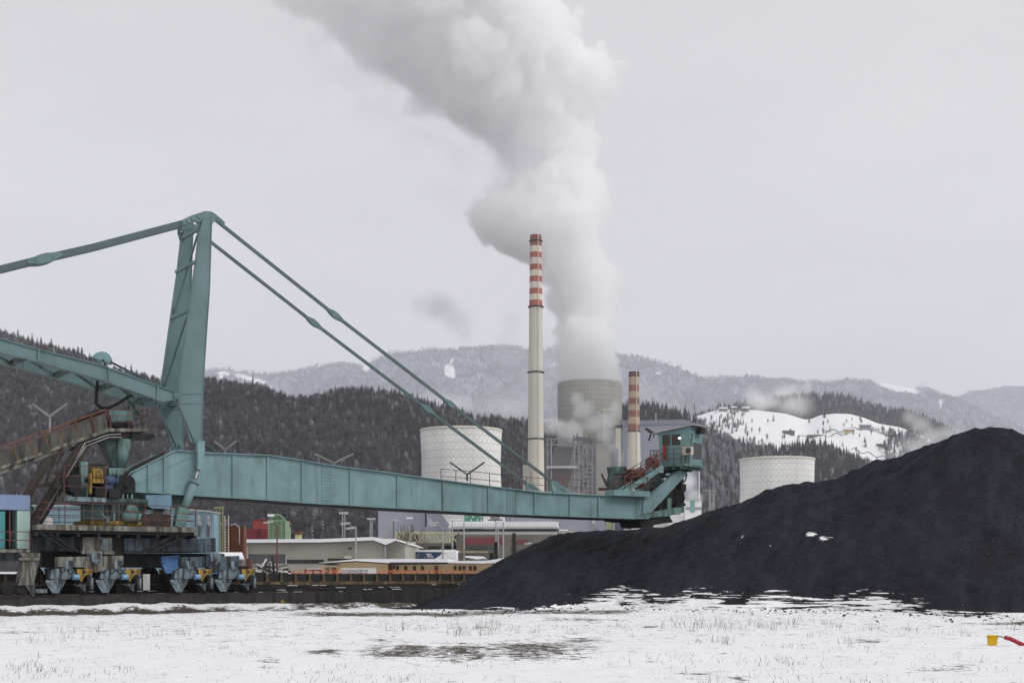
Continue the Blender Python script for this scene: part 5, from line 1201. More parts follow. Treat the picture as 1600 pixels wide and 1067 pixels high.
t = thing('cooling_tower', 'wide pale cooling tower with zigzag rib pattern behind the boom', 'cooling tower', base(720.5, 700))
tower('shell', [(80, 900), (74, 850), (69, 815), (63.5, 770), (61.8, 740), (61.8, 715), (63.8, 674)], 720.5, 700, LAT, t); rim(64.6, 672, 675, 720.5, 700, t, CONCL)
t = thing('cooling_tower', 'smaller pale ribbed cooling tower rising behind the coal heap', 'cooling tower', base(1214, 760))
tower('shell', [(72, 905), (66, 850), (59, 800), (57, 775), (56.6, 755), (57.6, 719)], 1214, 760, LAT, t); rim(58.4, 717, 720, 1214, 760, t, CONCL)
t = thing('cooling_tower', 'largest grey cooling tower with the great steam plume above it', 'cooling tower', base(921.5, 1000))
tower('shell', [(72, 900), (62, 840), (54, 770), (51, 710), (50.2, 660), (50.7, 601)], 921.5, 1000, ring_mat('grey_banded_concrete', (.335, .33, .30), (.19, .185, .17), 60, 40), t); rim(50.9, 599, 602, 921.5, 1000, t, weather('dull_rim_concrete', (.36, .355, .32), .85, .05, .3))

def chimney(cxp, Y, prof, bands, collars, label, capy):
    t = thing('chimney', label, 'chimney', base(cxp, Y)); prof = sorted(prof)
    def seg(y0, y1, mat, name):
        ys = [y1] + [y for y, _ in prof[::-1] if y0 < y < y1] + [y0]; g, pts, c = lathe_px([(interp(prof, y), y) for y in ys], cxp, Y); g.lathe(c, pts, 32); g.build(name, mat, t)
    for y0, y1, m_, nme in bands: seg(y0, y1, m_, nme)
    for y, r in collars:
        g, pts, c = lathe_px([(r - 2, y + 1.6), (r, y + .2), (r, y - .9), (r - 2, y - 1.2)], cxp, Y, 32); g.lathe(c, pts, 32); g.build('platform_ring', BELT if y < 470 else DARKB, t)
    y0 = bands[0][0]; r = interp(prof, y0); g, pts, c = lathe_px([(r, y0), (r - 1.5, y0), (r - 1.5, y0 + 6)], cxp, Y, 32); g.lathe(c, pts, 32); g.lathe(c, [(r * Y / F * .8, CH + (HY - y0 - 4) * Y / F), (.01, CH + (HY - y0 - 4) * Y / F)], 32); g.build('flue', DARK, t)
    g = MB(); s = Y / F; g.bar(c + Vector((2, -interp(prof, 880) * s - .2, 2)), c + Vector((1.4, -r * s - .2, CH + (HY - y0) * s)), .35, .35); g.build('ladder', CONCL, t)
    return t
by = [368, 385.5, 395, 404, 414, 423, 432.6, 441.6, 451.7, 460.7, 470, 479.5]
bands = [(by[i], by[i + 1], BAND_R2 if i == 0 else BAND_R if i % 2 == 0 else BAND_W, 'painted_band') for i in range(11)] + [(479.5, 900, CONCL, 'shaft')]
chimney(837.2, 820, [(368, 9.0), (480, 10.4), (583, 11.3), (686, 12.3), (760, 13.3), (900, 15.5)], bands, [(377.5, 10.8), (480, 12.6), (582, 13.6), (686, 14.0)], 'tall slim chimney with red and white bands at its top', 368)
by2 = [581, 589.5, 602, 612, 622, 632, 641.5, 652, 663, 674]
bands = [(by2[i], by2[i + 1], BAND_R2 if i % 2 == 0 else BAND_Y, 'painted_band') for i in range(9)] + [(674, 900, BAND_W, 'shaft')]
ch2 = chimney(990.5, 900, [(581, 7.8), (674, 9.4), (730, 10.4), (900, 14)], bands, [(587, 9), (583, 8.8), (674.5, 10.4)], 'short sooty chimney with brown red and yellowed bands', 581)
g = MB(); s = 900 / F; c = Vector(base(990.5, 900))
for k in range(20):
    a = k * math.pi / 10; d = Vector((math.cos(a), math.sin(a), 0)); g.bar(c + d * 12.4 * s + Z * (CH + 45 * s), c + d * 9.5 * s + Z * (CH + 219 * s), .28, .28, d)
g.build('shaft_ribs', BAND_W, ch2)

# ---- boiler house, stair tower
t = thing('boiler_house', 'huge grey clad boiler house behind the operator cabin', 'building', base(1030, 950))
g = MB(); g.prism([P(x, y, 950) for x, y in ((973, 657), (1070, 655), (1092, 664), (1092, 905), (973, 905))], Vector((0, 60, 0))); g.build('wall', GSHEET, t)
g = MB(); g.prism([P(x, y, 949) for x, y in ((978, 657), (1070, 655), (1092, 664), (1091, 669), (1070, 662), (978, 664))], Vector((0, .8, 0))); g.build('roof_edge', GSHEET2, t); fb(1024, 1026, 645, 657, 955, 1).build('roof_pipe', LAMPG, t)
fb(1092.1, 1093.5, 700, 905, 948, 4, 0).build('drainpipe', WHITE, t)
t = thing('stair_tower', 'narrow pale stair tower attached before the boiler house', 'tower', base(966, 940)); fb(962, 970, 668, 905, 940, 12, 0).build('wall', CONCL, t); fb(970.2, 973, 655, 905, 942, 10, 0).build('shaft', GSHEET2, t); fb(962, 973, 664, 668, 939.5, 13).build('roof', BELT, t)
t = thing('silo_block', 'pale grey concrete bunker block half hidden by drifting steam', 'building', base(945, 920)); fb(932, 961, 692, 905, 925, 20, 0).build('wall', weather('gridded_concrete', (.36, .355, .325), .8, .06, .6, (.22, .21, .19)), t); fb(942, 961, 640, 905, 946, 14, 0).build('tower_wall', weather('grey_concrete', (.40, .39, .36), .85, .05, .3), t); fb(941, 962, 638.5, 641, 945.5, 15).build('parapet', CONCL, t); fb(958, 966, 700, 735, 924, 1).build('duct', GSHEET2, t)

# ---- steel structure with bunker
t = thing('steel_bunker_frame', 'open steel frame with dark tapered bunker and pipe racks beside the tall chimney', 'steel frame', base(890, 860)); YB = 860
g = MB()
for x in (855, 861, 897, 904, 912, 918, 925):
    for d in (0, 14): g.bar(P(x, 686 if x < 920 else 700, YB + d), P(x, 900, YB + d), .9 if x in (897, 904, 861) else .5)
for d in (0, 14):
    for y in (685.5, 694.5): g.bar(P(853, y, YB + d), P(928, y, YB + d), .7)
    xs = [862, 869, 876, 883, 890, 897]
    for i, x in enumerate(xs[:-1]): g.bar(P(x, 686 if i % 2 else 694, YB + d), P(xs[i + 1], 694 if i % 2 else 686, YB + d), .5)
    for y in range(724, 775, 7): g.bar(P(897, y, YB + d), P(928, y, YB + d), .5)
    g.bar(P(904, 700, YB + d), P(912, 722, YB + d), .5); g.bar(P(918, 700, YB + d), P(908, 722, YB + d), .5); g.bar(P(855, 715, YB + d), P(861, 700, YB + d), .5)
for x in (855, 897, 925): g.bar(P(x, 690, YB), P(x, 690, YB + 14), .6)
g.build('frame', weather('grey_structural_steel', (.26, .26, .285), .8, .1, .2), t)
g = MB(); g.hexa([P(858, 727, YB + 2), P(890, 727, YB + 2), P(890, 727, YB + 12), P(858, 727, YB + 12), P(867, 698, YB + 4), P(896, 698, YB + 4), P(896, 698, YB + 12), P(867, 698, YB + 12)]); g.build('bunker', weather('sooty_bunker', (.15, .14, .145), .7, .08, .4), t)
g = MB(); g.xbox(P(854, 0, YB).x, P(902, 0, YB).x, YB - 2, YB + 12, P(0, 731.5, YB).z, P(0, 728, YB).z); g.build('platform', weather('light_platform_edge', (.45, .45, .48), .9, .1, .1), t)
g = MB(); g.hexa([P(866, 775, YB + 3), P(882, 775, YB + 3), P(882, 775, YB + 10), P(866, 775, YB + 10), P(859, 732, YB + 2), P(896, 732, YB + 2), P(896, 732, YB + 11), P(859, 732, YB + 11)]); g.build('lower_hopper', weather('brown_hopper', (.13, .10, .095), .7, .08, .4), t)
g = MB(); random.seed(3)
for k in range(110):
    x = random.uniform(896, 927); y = random.uniform(683, 770); c = P(x, y, YB + random.uniform(-1.5, 10)); d = random.choice((Vector((1, 0, 0)), Vector((0, 1, 0)), Z)); g.tube(c, c + d * random.uniform(1, 6), random.uniform(.2, .8), n=6)
g.build('pipework', weather('grey_pipes', (.16, .16, .185), .6, .3, .2), t)
g = MB()
for y in (687, 691): g.bar(P(896, y - 4, YB - 1), P(934, y, YB - 1), .5)
for k in range(10): g.bar(P(900 + k * 3, 683, YB), P(902 + k * 3, 693, YB), .35)
g.bar(P(900, 682.5, YB), P(930, 685, YB), .4); g.build('gantry', weather('dark_gantry', (.12, .12, .13), .8, .1, 0), t)
single(fb(846, 861, 700, 905, 878, 20, 0), 'filter_house', weather('brown_grey_cladding', (.20, .175, .165), .85, .05, .2), 'dark brown grey building tucked behind the steel bunker frame', 'building', base(852, 878))
single(fb(817, 828, 726, 905, 800, 14, 0), 'switch_house', weather('tan_grey_block', (.36, .335, .29), .85, .05, .3), 'narrow tan block just in front of the tall chimney base', 'building', base(822, 800))
# ---- green sign with the letters of the station
t = thing('sign', 'green wall sign with white letters on the big pale cooling tower', 'sign', base(739, 610)); fb(725.5, 755, 797, 815, 600, 2, 0).build('panel', DGREEN, t)
for ch, x in (('T', 729.5), ('E', 739), ('\u0160', 751)): text_mesh(ch, 2.1, WHITE, 'lettering', t, P(x, 806, 599.85), .03)
for k, x in enumerate((736, 746, 752)): g = MB(); c = P(x, 812.5, 599.8); g.box(c, Vector((.25, 0, 0)), Vector((0, .05, 0)), Vector((0, 0, .4))); g.build('mark', WHITE, t)
t = thing('transformer', 'dark ribbed transformer gear on the roofline of the snowy gallery', 'transformer', base(773, 300)); g = MB(); fb(766, 781, 804, 812, 300, 2, None, g); fb(762, 786, 811, 812.5, 299.5, 3, None, g); fb(770, 778, 800, 804, 300, 2, None, g); fb(772, 775, 812, 905, 300.3, 1, 0, g); g.build('body', GSHEET2, t)
# ---- slender crane mast behind the heap
t = thing('crane_mast', 'thin grey lattice mast standing behind the small white building', 'mast', base(1112, 600)); g = MB()
for x in (1109, 1115): g.bar(P(x, 768, 600), P(x, 900, 600), .4)
for k in range(12): y = 770 + k * 6; g.bar(P(1109, y, 600), P(1115, y + 5, 600), .3)
g.bar(P(1098, 766, 600), P(1117, 767, 600), .4); g.build('lattice', LAMPG, t)
# ================================================================== hills, woods, farms
def hill(name, label, prof, foot_y, Yf, Yr, mat, step=6, ns=40, bump=6, snow=None, back=400, expo=1.0, x0=None, x1=None):
    """slope between a foot line and a ridge whose skyline the photo shows; returns the surface function"""
    xs0, xs1 = (x0 if x0 is not None else prof[0][0]), (x1 if x1 is not None else prof[-1][0])
    def surf(px, s):
        yr = interp(prof, px); R1 = Yr(px) if callable(Yr) else Yr; R_f = Yf(px) if callable(Yf) else Yf
        zf = CH + (HY - (foot_y(px) if callable(foot_y) else foot_y)) / F * R_f; zr = CH + (HY - yr) / F * R1
        if s <= 1: Y = R_f + (R1 - R_f) * s; z = zf + (zr - zf) * s ** expo
        else: Y = R1 + back * (s - 1) * 4; z = zr - (zr - zf) * .55 * (s - 1) * 3
        X = (px - CX) / F * Y
        z += bump * fbm((X / 160, Y / 160, 2.7), 1, 4) * min(1, s * 4) * (1 - .8 * smooth(.8, 1, s))
        return Vector((X, Y, z))
    g = MB(); att = []; n = int((xs1 - xs0) / step) + 1; rows = [j / ns for j in range(ns + 1)] + [1.08, 1.2, 1.3]
    for i in range(n):
        px = xs0 + i * step
        for s in rows:
            p = surf(px, s); g.v.append(tuple(p)); att.append(snow(px, HY - (p.z - CH) / p.y * F) if snow and s <= 1 else 0)
    m = len(rows)
    for i in range(n - 1):
        for j in range(m - 1): g.f.append((i * m + j, (i + 1) * m + j, (i + 1) * m + j + 1, i * m + j + 1)); g.mi.append(0); g.sm.append(True)
    o = g.build(name, mat); set_attr(o, 'snow', att); tag(o, label, kind='structure'); return surf

# ---------- tree patterns used by the woods
lib = bpy.data.collections.new('tree_patterns')
def spruce_mesh(seed, tiers=9, slim=.20, h=1.0, segs=8):
    random.seed(seed); g = MB(); g.tube((0, 0, 0), (0, 0, .9), .015, .005, 5); g.k = 1
    for k in range(tiers):
        f = k / tiers; z = .10 + .86 * f; r = slim * (1 - f) ** .85 * random.uniform(.8, 1.15) + .012; off = random.random() * 6
        for i in range(segs):
            a = off + 2 * math.pi * i / segs + random.uniform(-.25, .25); rr = r * random.uniform(.6, 1.15); d = Vector((math.cos(a), math.sin(a), 0)); sd = Vector((-d.y, d.x, 0)); c = Vector((0, 0, z + .10 * (1 - f * .5)))
            tip = Vector((0, 0, z)) + d * rr - Z * random.uniform(.0, .05); w = rr * .42
            g.add([c, tip - d * rr * .35 + sd * w, tip, tip - d * rr * .35 - sd * w], [(0, 1, 2), (0, 2, 3)])
    g.tube((0, 0, .9), (0, 0, 1.02), .014, .002, 4); return g
def bare_mesh(seed, n=150):
    random.seed(seed); g = MB(); g.tube((0, 0, 0), (0, 0, .5), .014, .008, 5)
    for i in range(n):
        a = random.uniform(0, 6.28); e = random.random() ** .7; top = Vector((math.cos(a) * .24 * e, math.sin(a) * .24 * e, .42 + .58 * math.sqrt(max(0, 1 - e * e)) * random.uniform(.75, 1.0)))
        b = Vector((top.x * .25, top.y * .25, random.uniform(.25, .6))); b.z = min(b.z, top.z - .12); w = random.uniform(.004, .009); s = Vector((math.cos(a + 1.57), math.sin(a + 1.57), random.uniform(-.5, .5))) * w
        g.k = 1; g.add([b - s, b + s, top], [(0, 1, 2)])
        for _ in range(2):
            q = b.lerp(top, random.uniform(.4, .9)); e2 = q + Vector((random.gauss(0, .06), random.gauss(0, .06), random.uniform(.03, .12))); g.add([q - s * .7, q + s * .7, e2], [(0, 1, 2)])
    return g
def pattern(mb, name, mats):
    o = mb.build(name, mats); C.objects.unlink(o); lib.objects.link(o); return o
NEED = tree_mat('dark_spruce', (.016, .020, .023), (.034, .039, .044), (.62, .63, .68), .55, .35)
TWIG = tree_mat('grey_purple_twigs', (.030, .027, .035), (.070, .061, .072), (.66, .65, .70), .8, .05)
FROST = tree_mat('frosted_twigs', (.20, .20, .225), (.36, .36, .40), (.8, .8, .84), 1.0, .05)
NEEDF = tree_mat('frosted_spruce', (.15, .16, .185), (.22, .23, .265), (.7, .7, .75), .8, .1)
pats = {}
for key, mb_, ms in ([('sp%d' % i, spruce_mesh(i, 9, (.23, .27, .19)[i]), [WOOD, NEED]) for i in range(3)] + [('ba%d' % i, bare_mesh(10 + i), [WOOD, TWIG]) for i in range(4)] + [('fr%d' % i, bare_mesh(20 + i), [WOOD, FROST]) for i in range(2)] + [('sf%d' % i, spruce_mesh(30 + i, 7, .2, 1, 7), [WOOD, NEEDF]) for i in range(2)]):
    pats[key] = mb_
order = ['sp0', 'sp1', 'sp2', 'ba0', 'ba1', 'ba2', 'ba3', 'fr0', 'fr1', 'sf0', 'sf1']
names_ = {'sp': 'spruce_pattern', 'ba': 'bare_tree_pattern', 'fr': 'frosted_tree_pattern', 'sf': 'frosted_spruce_pattern'}
mats_ = {'sp': [WOOD, NEED], 'ba': [WOOD, TWIG], 'fr': [WOOD, FROST], 'sf': [WOOD, NEEDF]}
PO = {}
for i, k in enumerate(order): PO[k] = pattern(pats[k], '%02d_%s' % (i, names_[k[:2]]), mats_[k[:2]])

def wood(name, label, pts):
    """one mass of trees: pts = (position, height, pattern index)"""
    me = bpy.data.meshes.new(name); me.from_pydata([tuple(p) for p, h, k in pts], [], [])
    for nme, typ, vals in (('size', 'FLOAT', [h for p, h, k in pts]), ('which', 'INT', [k for p, h, k in pts]), ('turn', 'FLOAT', [random.uniform(0, 6.28) for _ in pts])):
        a = me.attributes.new(nme, typ, 'POINT'); a.data.foreach_set('value', vals)
    o = bpy.data.objects.new(name, me); C.objects.link(o); tag(o, label, kind='stuff')
    ng = bpy.data.node_groups.new(name, 'GeometryNodeTree'); ng.interface.new_socket('Geometry', in_out='INPUT', socket_type='NodeSocketGeometry'); ng.interface.new_socket('Geometry', in_out='OUTPUT', socket_type='NodeSocketGeometry')
    N = ng.nodes; gi = N.new('NodeGroupInput'); go = N.new('NodeGroupOutput'); ip = N.new('GeometryNodeInstanceOnPoints'); ci = N.new('GeometryNodeCollectionInfo'); ci.inputs['Collection'].default_value = lib; ci.inputs['Separate Children'].default_value = True; ci.inputs['Reset Children'].default_value = True
    def at(n_, typ): q = N.new('GeometryNodeInputNamedAttribute'); q.data_type = typ; q.inputs['Name'].default_value = n_; return q.outputs[0]
    L = ng.links; L.new(gi.outputs[0], ip.inputs['Points']); L.new(ci.outputs[0], ip.inputs['Instance']); ip.inputs['Pick Instance'].default_value = True
    L.new(at('which', 'INT'), ip.inputs['Instance Index']); L.new(at('size', 'FLOAT'), ip.inputs['Scale'])
    cx_ = N.new('ShaderNodeCombineXYZ'); L.new(at('turn', 'FLOAT'), cx_.inputs[2]); er = N.new('FunctionNodeEulerToRotation'); L.new(cx_.outputs[0], er.inputs[0]); L.new(er.outputs[0], ip.inputs['Rotation'])
    L.new(ip.outputs[0], go.inputs[0]); md = o.modifiers.new('trees', 'NODES'); md.node_group = ng; return o
def pick(sp, ba, fr, sf):
    r = random.random() * (sp + ba + fr + sf)
    if r < sp: return random.choice((0, 1, 2))
    if r < sp + ba: return random.choice((3, 4, 5, 6))
    if r < sp + ba + fr: return random.choice((7, 8))
    return random.choice((9, 10))

FLOORD = wood_floor_mat('dark_wood_floor', (.025, .022, .026), (.055, .049, .057), .03, .645)
FLOORF = wood_floor_mat('frosted_wood_floor', (.085, .09, .11), (.23, .235, .27), .012, .56)
FLOORFAR = wood_floor_mat('far_frosted_hazed_slope', (.17, .18, .22), (.29, .305, .355), .004, .60)  # frost tones kept pale and low in contrast to carry some haze
MEADOW = wood_floor_mat('snow_meadow', (.80, .80, .83), (.86, .86, .88), .01, .80)

# wooded ridge on the near side of the valley
AP = [(-140, 500), (-40, 521), (0, 528), (60, 549), (120, 563), (170, 587), (240, 603), (330, 604), (400, 614), (450, 633), (480, 634), (520, 624), (570, 619), (620, 627), (700, 649), (740, 660), (830, 668), (900, 676), (960, 690)]
AR = [(-140, 1450), (330, 1250), (480, 1150), (650, 1180), (800, 1330), (960, 1380)]
A_ = hill('wooded_ridge', 'dark wooded valley ridge behind the works', AP, 893, lambda x: interp([(-140, 560), (585, 560), (655, 800), (700, 900), (790, 1090), (960, 1120)], x), lambda x: interp(AR, x), FLOORD, 5, 44, 10)
random.seed(101); pts = []
for i in range(19000):
    px = random.uniform(-130, 955); s = random.random() ** .8 * 1.06; p = A_(px, s); q = fbm((p.x / 90, p.y / 90, 5), 1, 3)
    con = .03 + .30 * smooth(.15, .5, q) + .30 * smooth(480, 640, px) * smooth(.5, 1, s); k = pick(con, .95 - con * .4, .03 + .10 * smooth(.75, 1, s), .015 + .14 * smooth(560, 700, px))
    h = random.uniform(9, 15) if k in (0, 1, 2, 9, 10) else random.uniform(9, 14.5)
    pts.append((p - Z * .5, h, k))
wood('ridge_woods', 'grey brown leafless wood mixed with dark spruces on the near ridge', pts)
# spruces one can tell apart on the skyline
def lone(px, s, h, k, surf, label, group):
    o = PO[k].copy(); o.name = 'spruce_tree'; C.objects.link(o); o.location = surf(px, s) - Z * .4; o.scale = (h,) * 3; o.rotation_euler = (0, 0, random.uniform(0, 6)); tag(o, label, 'tree', group); return o
random.seed(55)
for px in (8, 28, 44, 50, 58, 64, 80, 92, 108, 114, 122, 128, 140, 150, 196, 205, 350, 382, 395, 498, 507, 516, 524, 545, 560, 566, 580, 592, 600, 612, 624, 633, 645, 652, 668, 680, 693, 708, 722, 736, 750, 768):
    lone(px, .99, random.uniform(14, 20) if px < 500 else random.uniform(12, 17), random.choice(('sp0', 'sp1', 'sp2')), A_, 'dark spruce standing out on the skyline of the near wooded ridge', 'spruces on the ridge skyline')

# wooded foothill behind the boiler house and the smaller cooling tower
DP = [(930, 645), (985, 640), (1020, 643), (1060, 652), (1085, 660), (1110, 676), (1150, 697), (1180, 704), (1215, 709), (1240, 704), (1262, 697), (1290, 703), (1320, 713), (1350, 727), (1385, 742), (1440, 760), (1500, 790)]
D_ = hill('wooded_foothill', 'wooded foothill behind the boiler house', DP, 893, 980, 1350, FLOORD, 5, 34, 8)
random.seed(102); pts = []
for i in range(7000):
    px = random.uniform(932, 1490); s = random.random() ** .8 * 1.05; p = D_(px, s); fr = smooth(1060, 1100, px) * (1 - smooth(1150, 1230, px)); k = pick(.85 - .45 * fr, .12, .03 + .5 * fr, .05 + .25 * fr); pts.append((p - Z * .5, random.uniform(9, 14.5), k))
wood('foothill_woods', 'dark spruce wood with frosted trees on the foothill', pts)
for px in (1003, 1010, 1020, 1026, 1035, 1041, 1048, 1056, 1063, 1071, 1238, 1246, 1254, 1262, 1270, 1281, 1290, 1299, 1308, 1318, 1330, 1342, 1355, 1370):
    lone(px, .985, random.uniform(11, 19), random.choice(('sp0', 'sp1', 'sp2')), D_, 'tall dark spruce on the crest of the foothill wood', 'spruces on the foothill crest')

# snowy farm hill
CP = [(1060, 660), (1090, 648), (1112, 641), (1128, 637), (1180, 640), (1230, 647), (1258, 655), (1268, 654), (1282, 648), (1305, 645), (1330, 646), (1350, 652), (1372, 661), (1405, 667), (1430, 676), (1460, 690), (1520, 730)]
C_ = hill('snow_meadow', 'snow covered farm meadows on the hillside', CP, 800, 1700, 2350, MEADOW, 5, 36, 14, lambda x, y: .9)
EP = [(1080, 660), (1160, 640), (1200, 634), (1240, 628), (1265, 625), (1290, 624), (1320, 628), (1350, 638), (1385, 648), (1415, 652), (1445, 660), (1475, 676), (1500, 690), (1560, 730), (1640, 780)]
E_ = hill('wooded_knoll', 'dark wooded knoll above the snow meadows', EP, 800, 1900, 2750, FLOORD, 6, 30, 10)
random.seed(103); pts = []
for i in range(8500):
    px = random.uniform(1085, 1630); s = .25 + random.random() * .8; p = E_(px, s); pts.append((p, random.uniform(16, 26), pick(.9, .06, .05, .08)))
for i in range(260):      # wood edge and scattered trees on the meadow
    px = random.gauss(1404, 22); s = random.uniform(.15, .9)
    if px > 1385 - 20 * (s - .5): pts.append((C_(px, s), random.uniform(12, 20), pick(.4, .2, .3, .3)))
for i in range(700):
    px = random.uniform(1370, 1520); s = random.uniform(.05, 1)
    if px > 1386 + 34 * s ** .8: pts.append((C_(px, s), random.uniform(13, 20), pick(.7, .15, .1, .1)))
for px, s, n_, sp in ((1150, .98, 30, 20), (1135, .75, 60, 16), (1180, .55, 30, 22), (1165, .92, 10, 18), (1345, .72, 6, 16), (1330, .5, 8, 14), (1318, .5, 6, 4), (1350, .35, 10, 10), (1290, .78, 8, 10), (1320, .9, 10, 30), (1240, .6, 4, 10)):
    for j in range(n_): pts.append((C_(random.gauss(px, sp), min(1, max(.1, random.gauss(s, .05)))), random.uniform(8, 16), pick(.15, .3, .5, .25)))
wood('knoll_woods', 'dark spruce wood above and beside the snow meadows', pts)
hl = MB()
for (xa, xb, s) in ((1290, 1390, .80), (1330, 1400, .60), (1250, 1330, .76)):
    for k in range(20): p, q = C_(xa + (xb - xa) * k / 20, s + .02 * math.sin(k)), C_(xa + (xb - xa) * (k + 1) / 20, s + .02 * math.sin(k + 1)); hl.bar(p + Z * .4, q + Z * .4, 1.2, 1.2)
tag(hl.build('hillside_track', MUD), 'brown track cut across the snow meadow', kind='structure')
def farm(px, s, wpx, hpx, wall, label, roof=SNOW):
    c = C_(px, s); k = c.y / F; t = thing('farmhouse', label, 'house', c, 'farmhouses on the snow meadows'); w = wpx * k / 2; h = hpx * k; g = MB(); g.xbox(c.x - w, c.x + w, c.y - 5, c.y + 5, c.z - 3, c.z + h); g.build('wall', wall, t)
    g = MB(); g.prism([c + Vector((-w - .8, -6, h)), c + Vector((-w - .8, 6, h)), c + Vector((-w - .8, 0, h + h * .7))], Vector((2 * w + 1.6, 0, 0))); g.build('roof', roof, t)
    g = MB(); n_ = max(1, int(wpx / 4))
    for i in range(n_): x = c.x - w + 2 * w * (i + .5) / n_; g.xbox(x - .8, x + .8, c.y - 5.1, c.y - 5, c.z + h * .3, c.z + h * .7)
    g.build('window', WINDK, t)
WB = weather('brown_farm_wall', (.12, .085, .065), .8, .2, .1); WG = weather('grey_farm_wall', (.25, .25, .27), .8, .2, .1); WY = weather('yellow_farm_wall', (.55, .45, .18), .85, .2, .1)
farm(1232, .72, 17, 3.4, WB, 'long dark barn alone on the open snow meadow', WB); farm(1273, .74, 22, 3.2, WB, 'long low brown farmhouse by the track on the snow meadow'); farm(1327, .76, 14, 4, WY, 'yellow farmhouse in the middle of the snow meadow'); farm(1352, .80, 17, 6, WG, 'grey farmhouse with wide snowy roof below the knoll wood'); farm(1369, .80, 9, 6, WHITE, 'white farmhouse with snowy roof at the meadow corner'); farm(1379, .82, 8, 5.5, WHITE, 'small white cottage beside the white farmhouse'); farm(1375, .67, 10, 2, WB, 'low brown hut on the lower snow meadow', WB); farm(1339, .28, 11, 5, WG, 'grey barn at the lower edge of the snow meadow')
farm(1130, .97, 12, 3.5, WG, 'grey farmhouse on the crest beside the frosted trees'); farm(1148, .985, 7, 4, WB, 'brown cottage on the crest of the snow meadow'); farm(1164, .985, 12, 4, WG, 'grey farmhouse furthest along the crest of the snow meadow')

# distant frosted mountains
BP = [(250, 586), (330, 580), (380, 581), (420, 585), (470, 579), (520, 569), (560, 570), (600, 557), (640, 550), (700, 546), (760, 542), (800, 541), (860, 547), (930, 552), (970, 556), (1000, 558), (1040, 571), (1070, 583), (1100, 589), (1130, 591), (1170, 589), (1220, 593), (1260, 599), (1300, 596), (1360, 595), (1400, 601), (1450, 610), (1500, 627), (1550, 652), (1600, 674), (1680, 715), (1760, 760)]
def bsnow(x, y):
    d = 0
    for (ex, ey, rx, ry, a) in ((703, 580, 9, 13, -.5), (712, 562, 10, 3, 0), (1405, 606, 36, 6, .2), (572, 574, 6, 8, 0), (1470, 628, 5, 4, .5), (865, 570, 8, 5, 0), (388, 592, 26, 5, .3), (420, 602, 22, 4, .5), (348, 584, 12, 4, 0), (655, 648, 50, 6, .1), (740, 615, 8, 3, 0), (1175, 604, 5, 3, 0), (1030, 584, 6, 3, 0)):
        dx, dy = x - ex, y - ey; c, s = math.cos(a), math.sin(a); d = max(d, 1.15 - math.hypot((dx * c + dy * s) / rx, (-dx * s + dy * c) / ry) * .7)
    return max(0, d)
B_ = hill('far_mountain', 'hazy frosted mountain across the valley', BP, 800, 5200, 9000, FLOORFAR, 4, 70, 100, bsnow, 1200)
random.seed(104); pts = []
for i in range(42000):
    px = random.uniform(255, 1750); s = .25 + .76 * random.random(); p = B_(px, s)
    if bsnow(px, HY - (p.z - CH) / p.y * F) > .3: continue
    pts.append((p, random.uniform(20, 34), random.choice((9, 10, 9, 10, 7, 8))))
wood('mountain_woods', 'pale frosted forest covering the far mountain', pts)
FP = [(1440, 640), (1480, 622), (1510, 613), (1540, 608), (1575, 604), (1600, 602), (1660, 604), (1720, 612), (1800, 640)]
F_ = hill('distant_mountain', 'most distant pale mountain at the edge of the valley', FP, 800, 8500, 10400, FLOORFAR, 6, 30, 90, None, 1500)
random.seed(105); wood('distant_woods', 'pale forest on the most distant mountain', [(F_(random.uniform(1445, 1790), .4 + .6 * random.random()), random.uniform(18, 28), random.choice((9, 10))) for i in range(5000)])
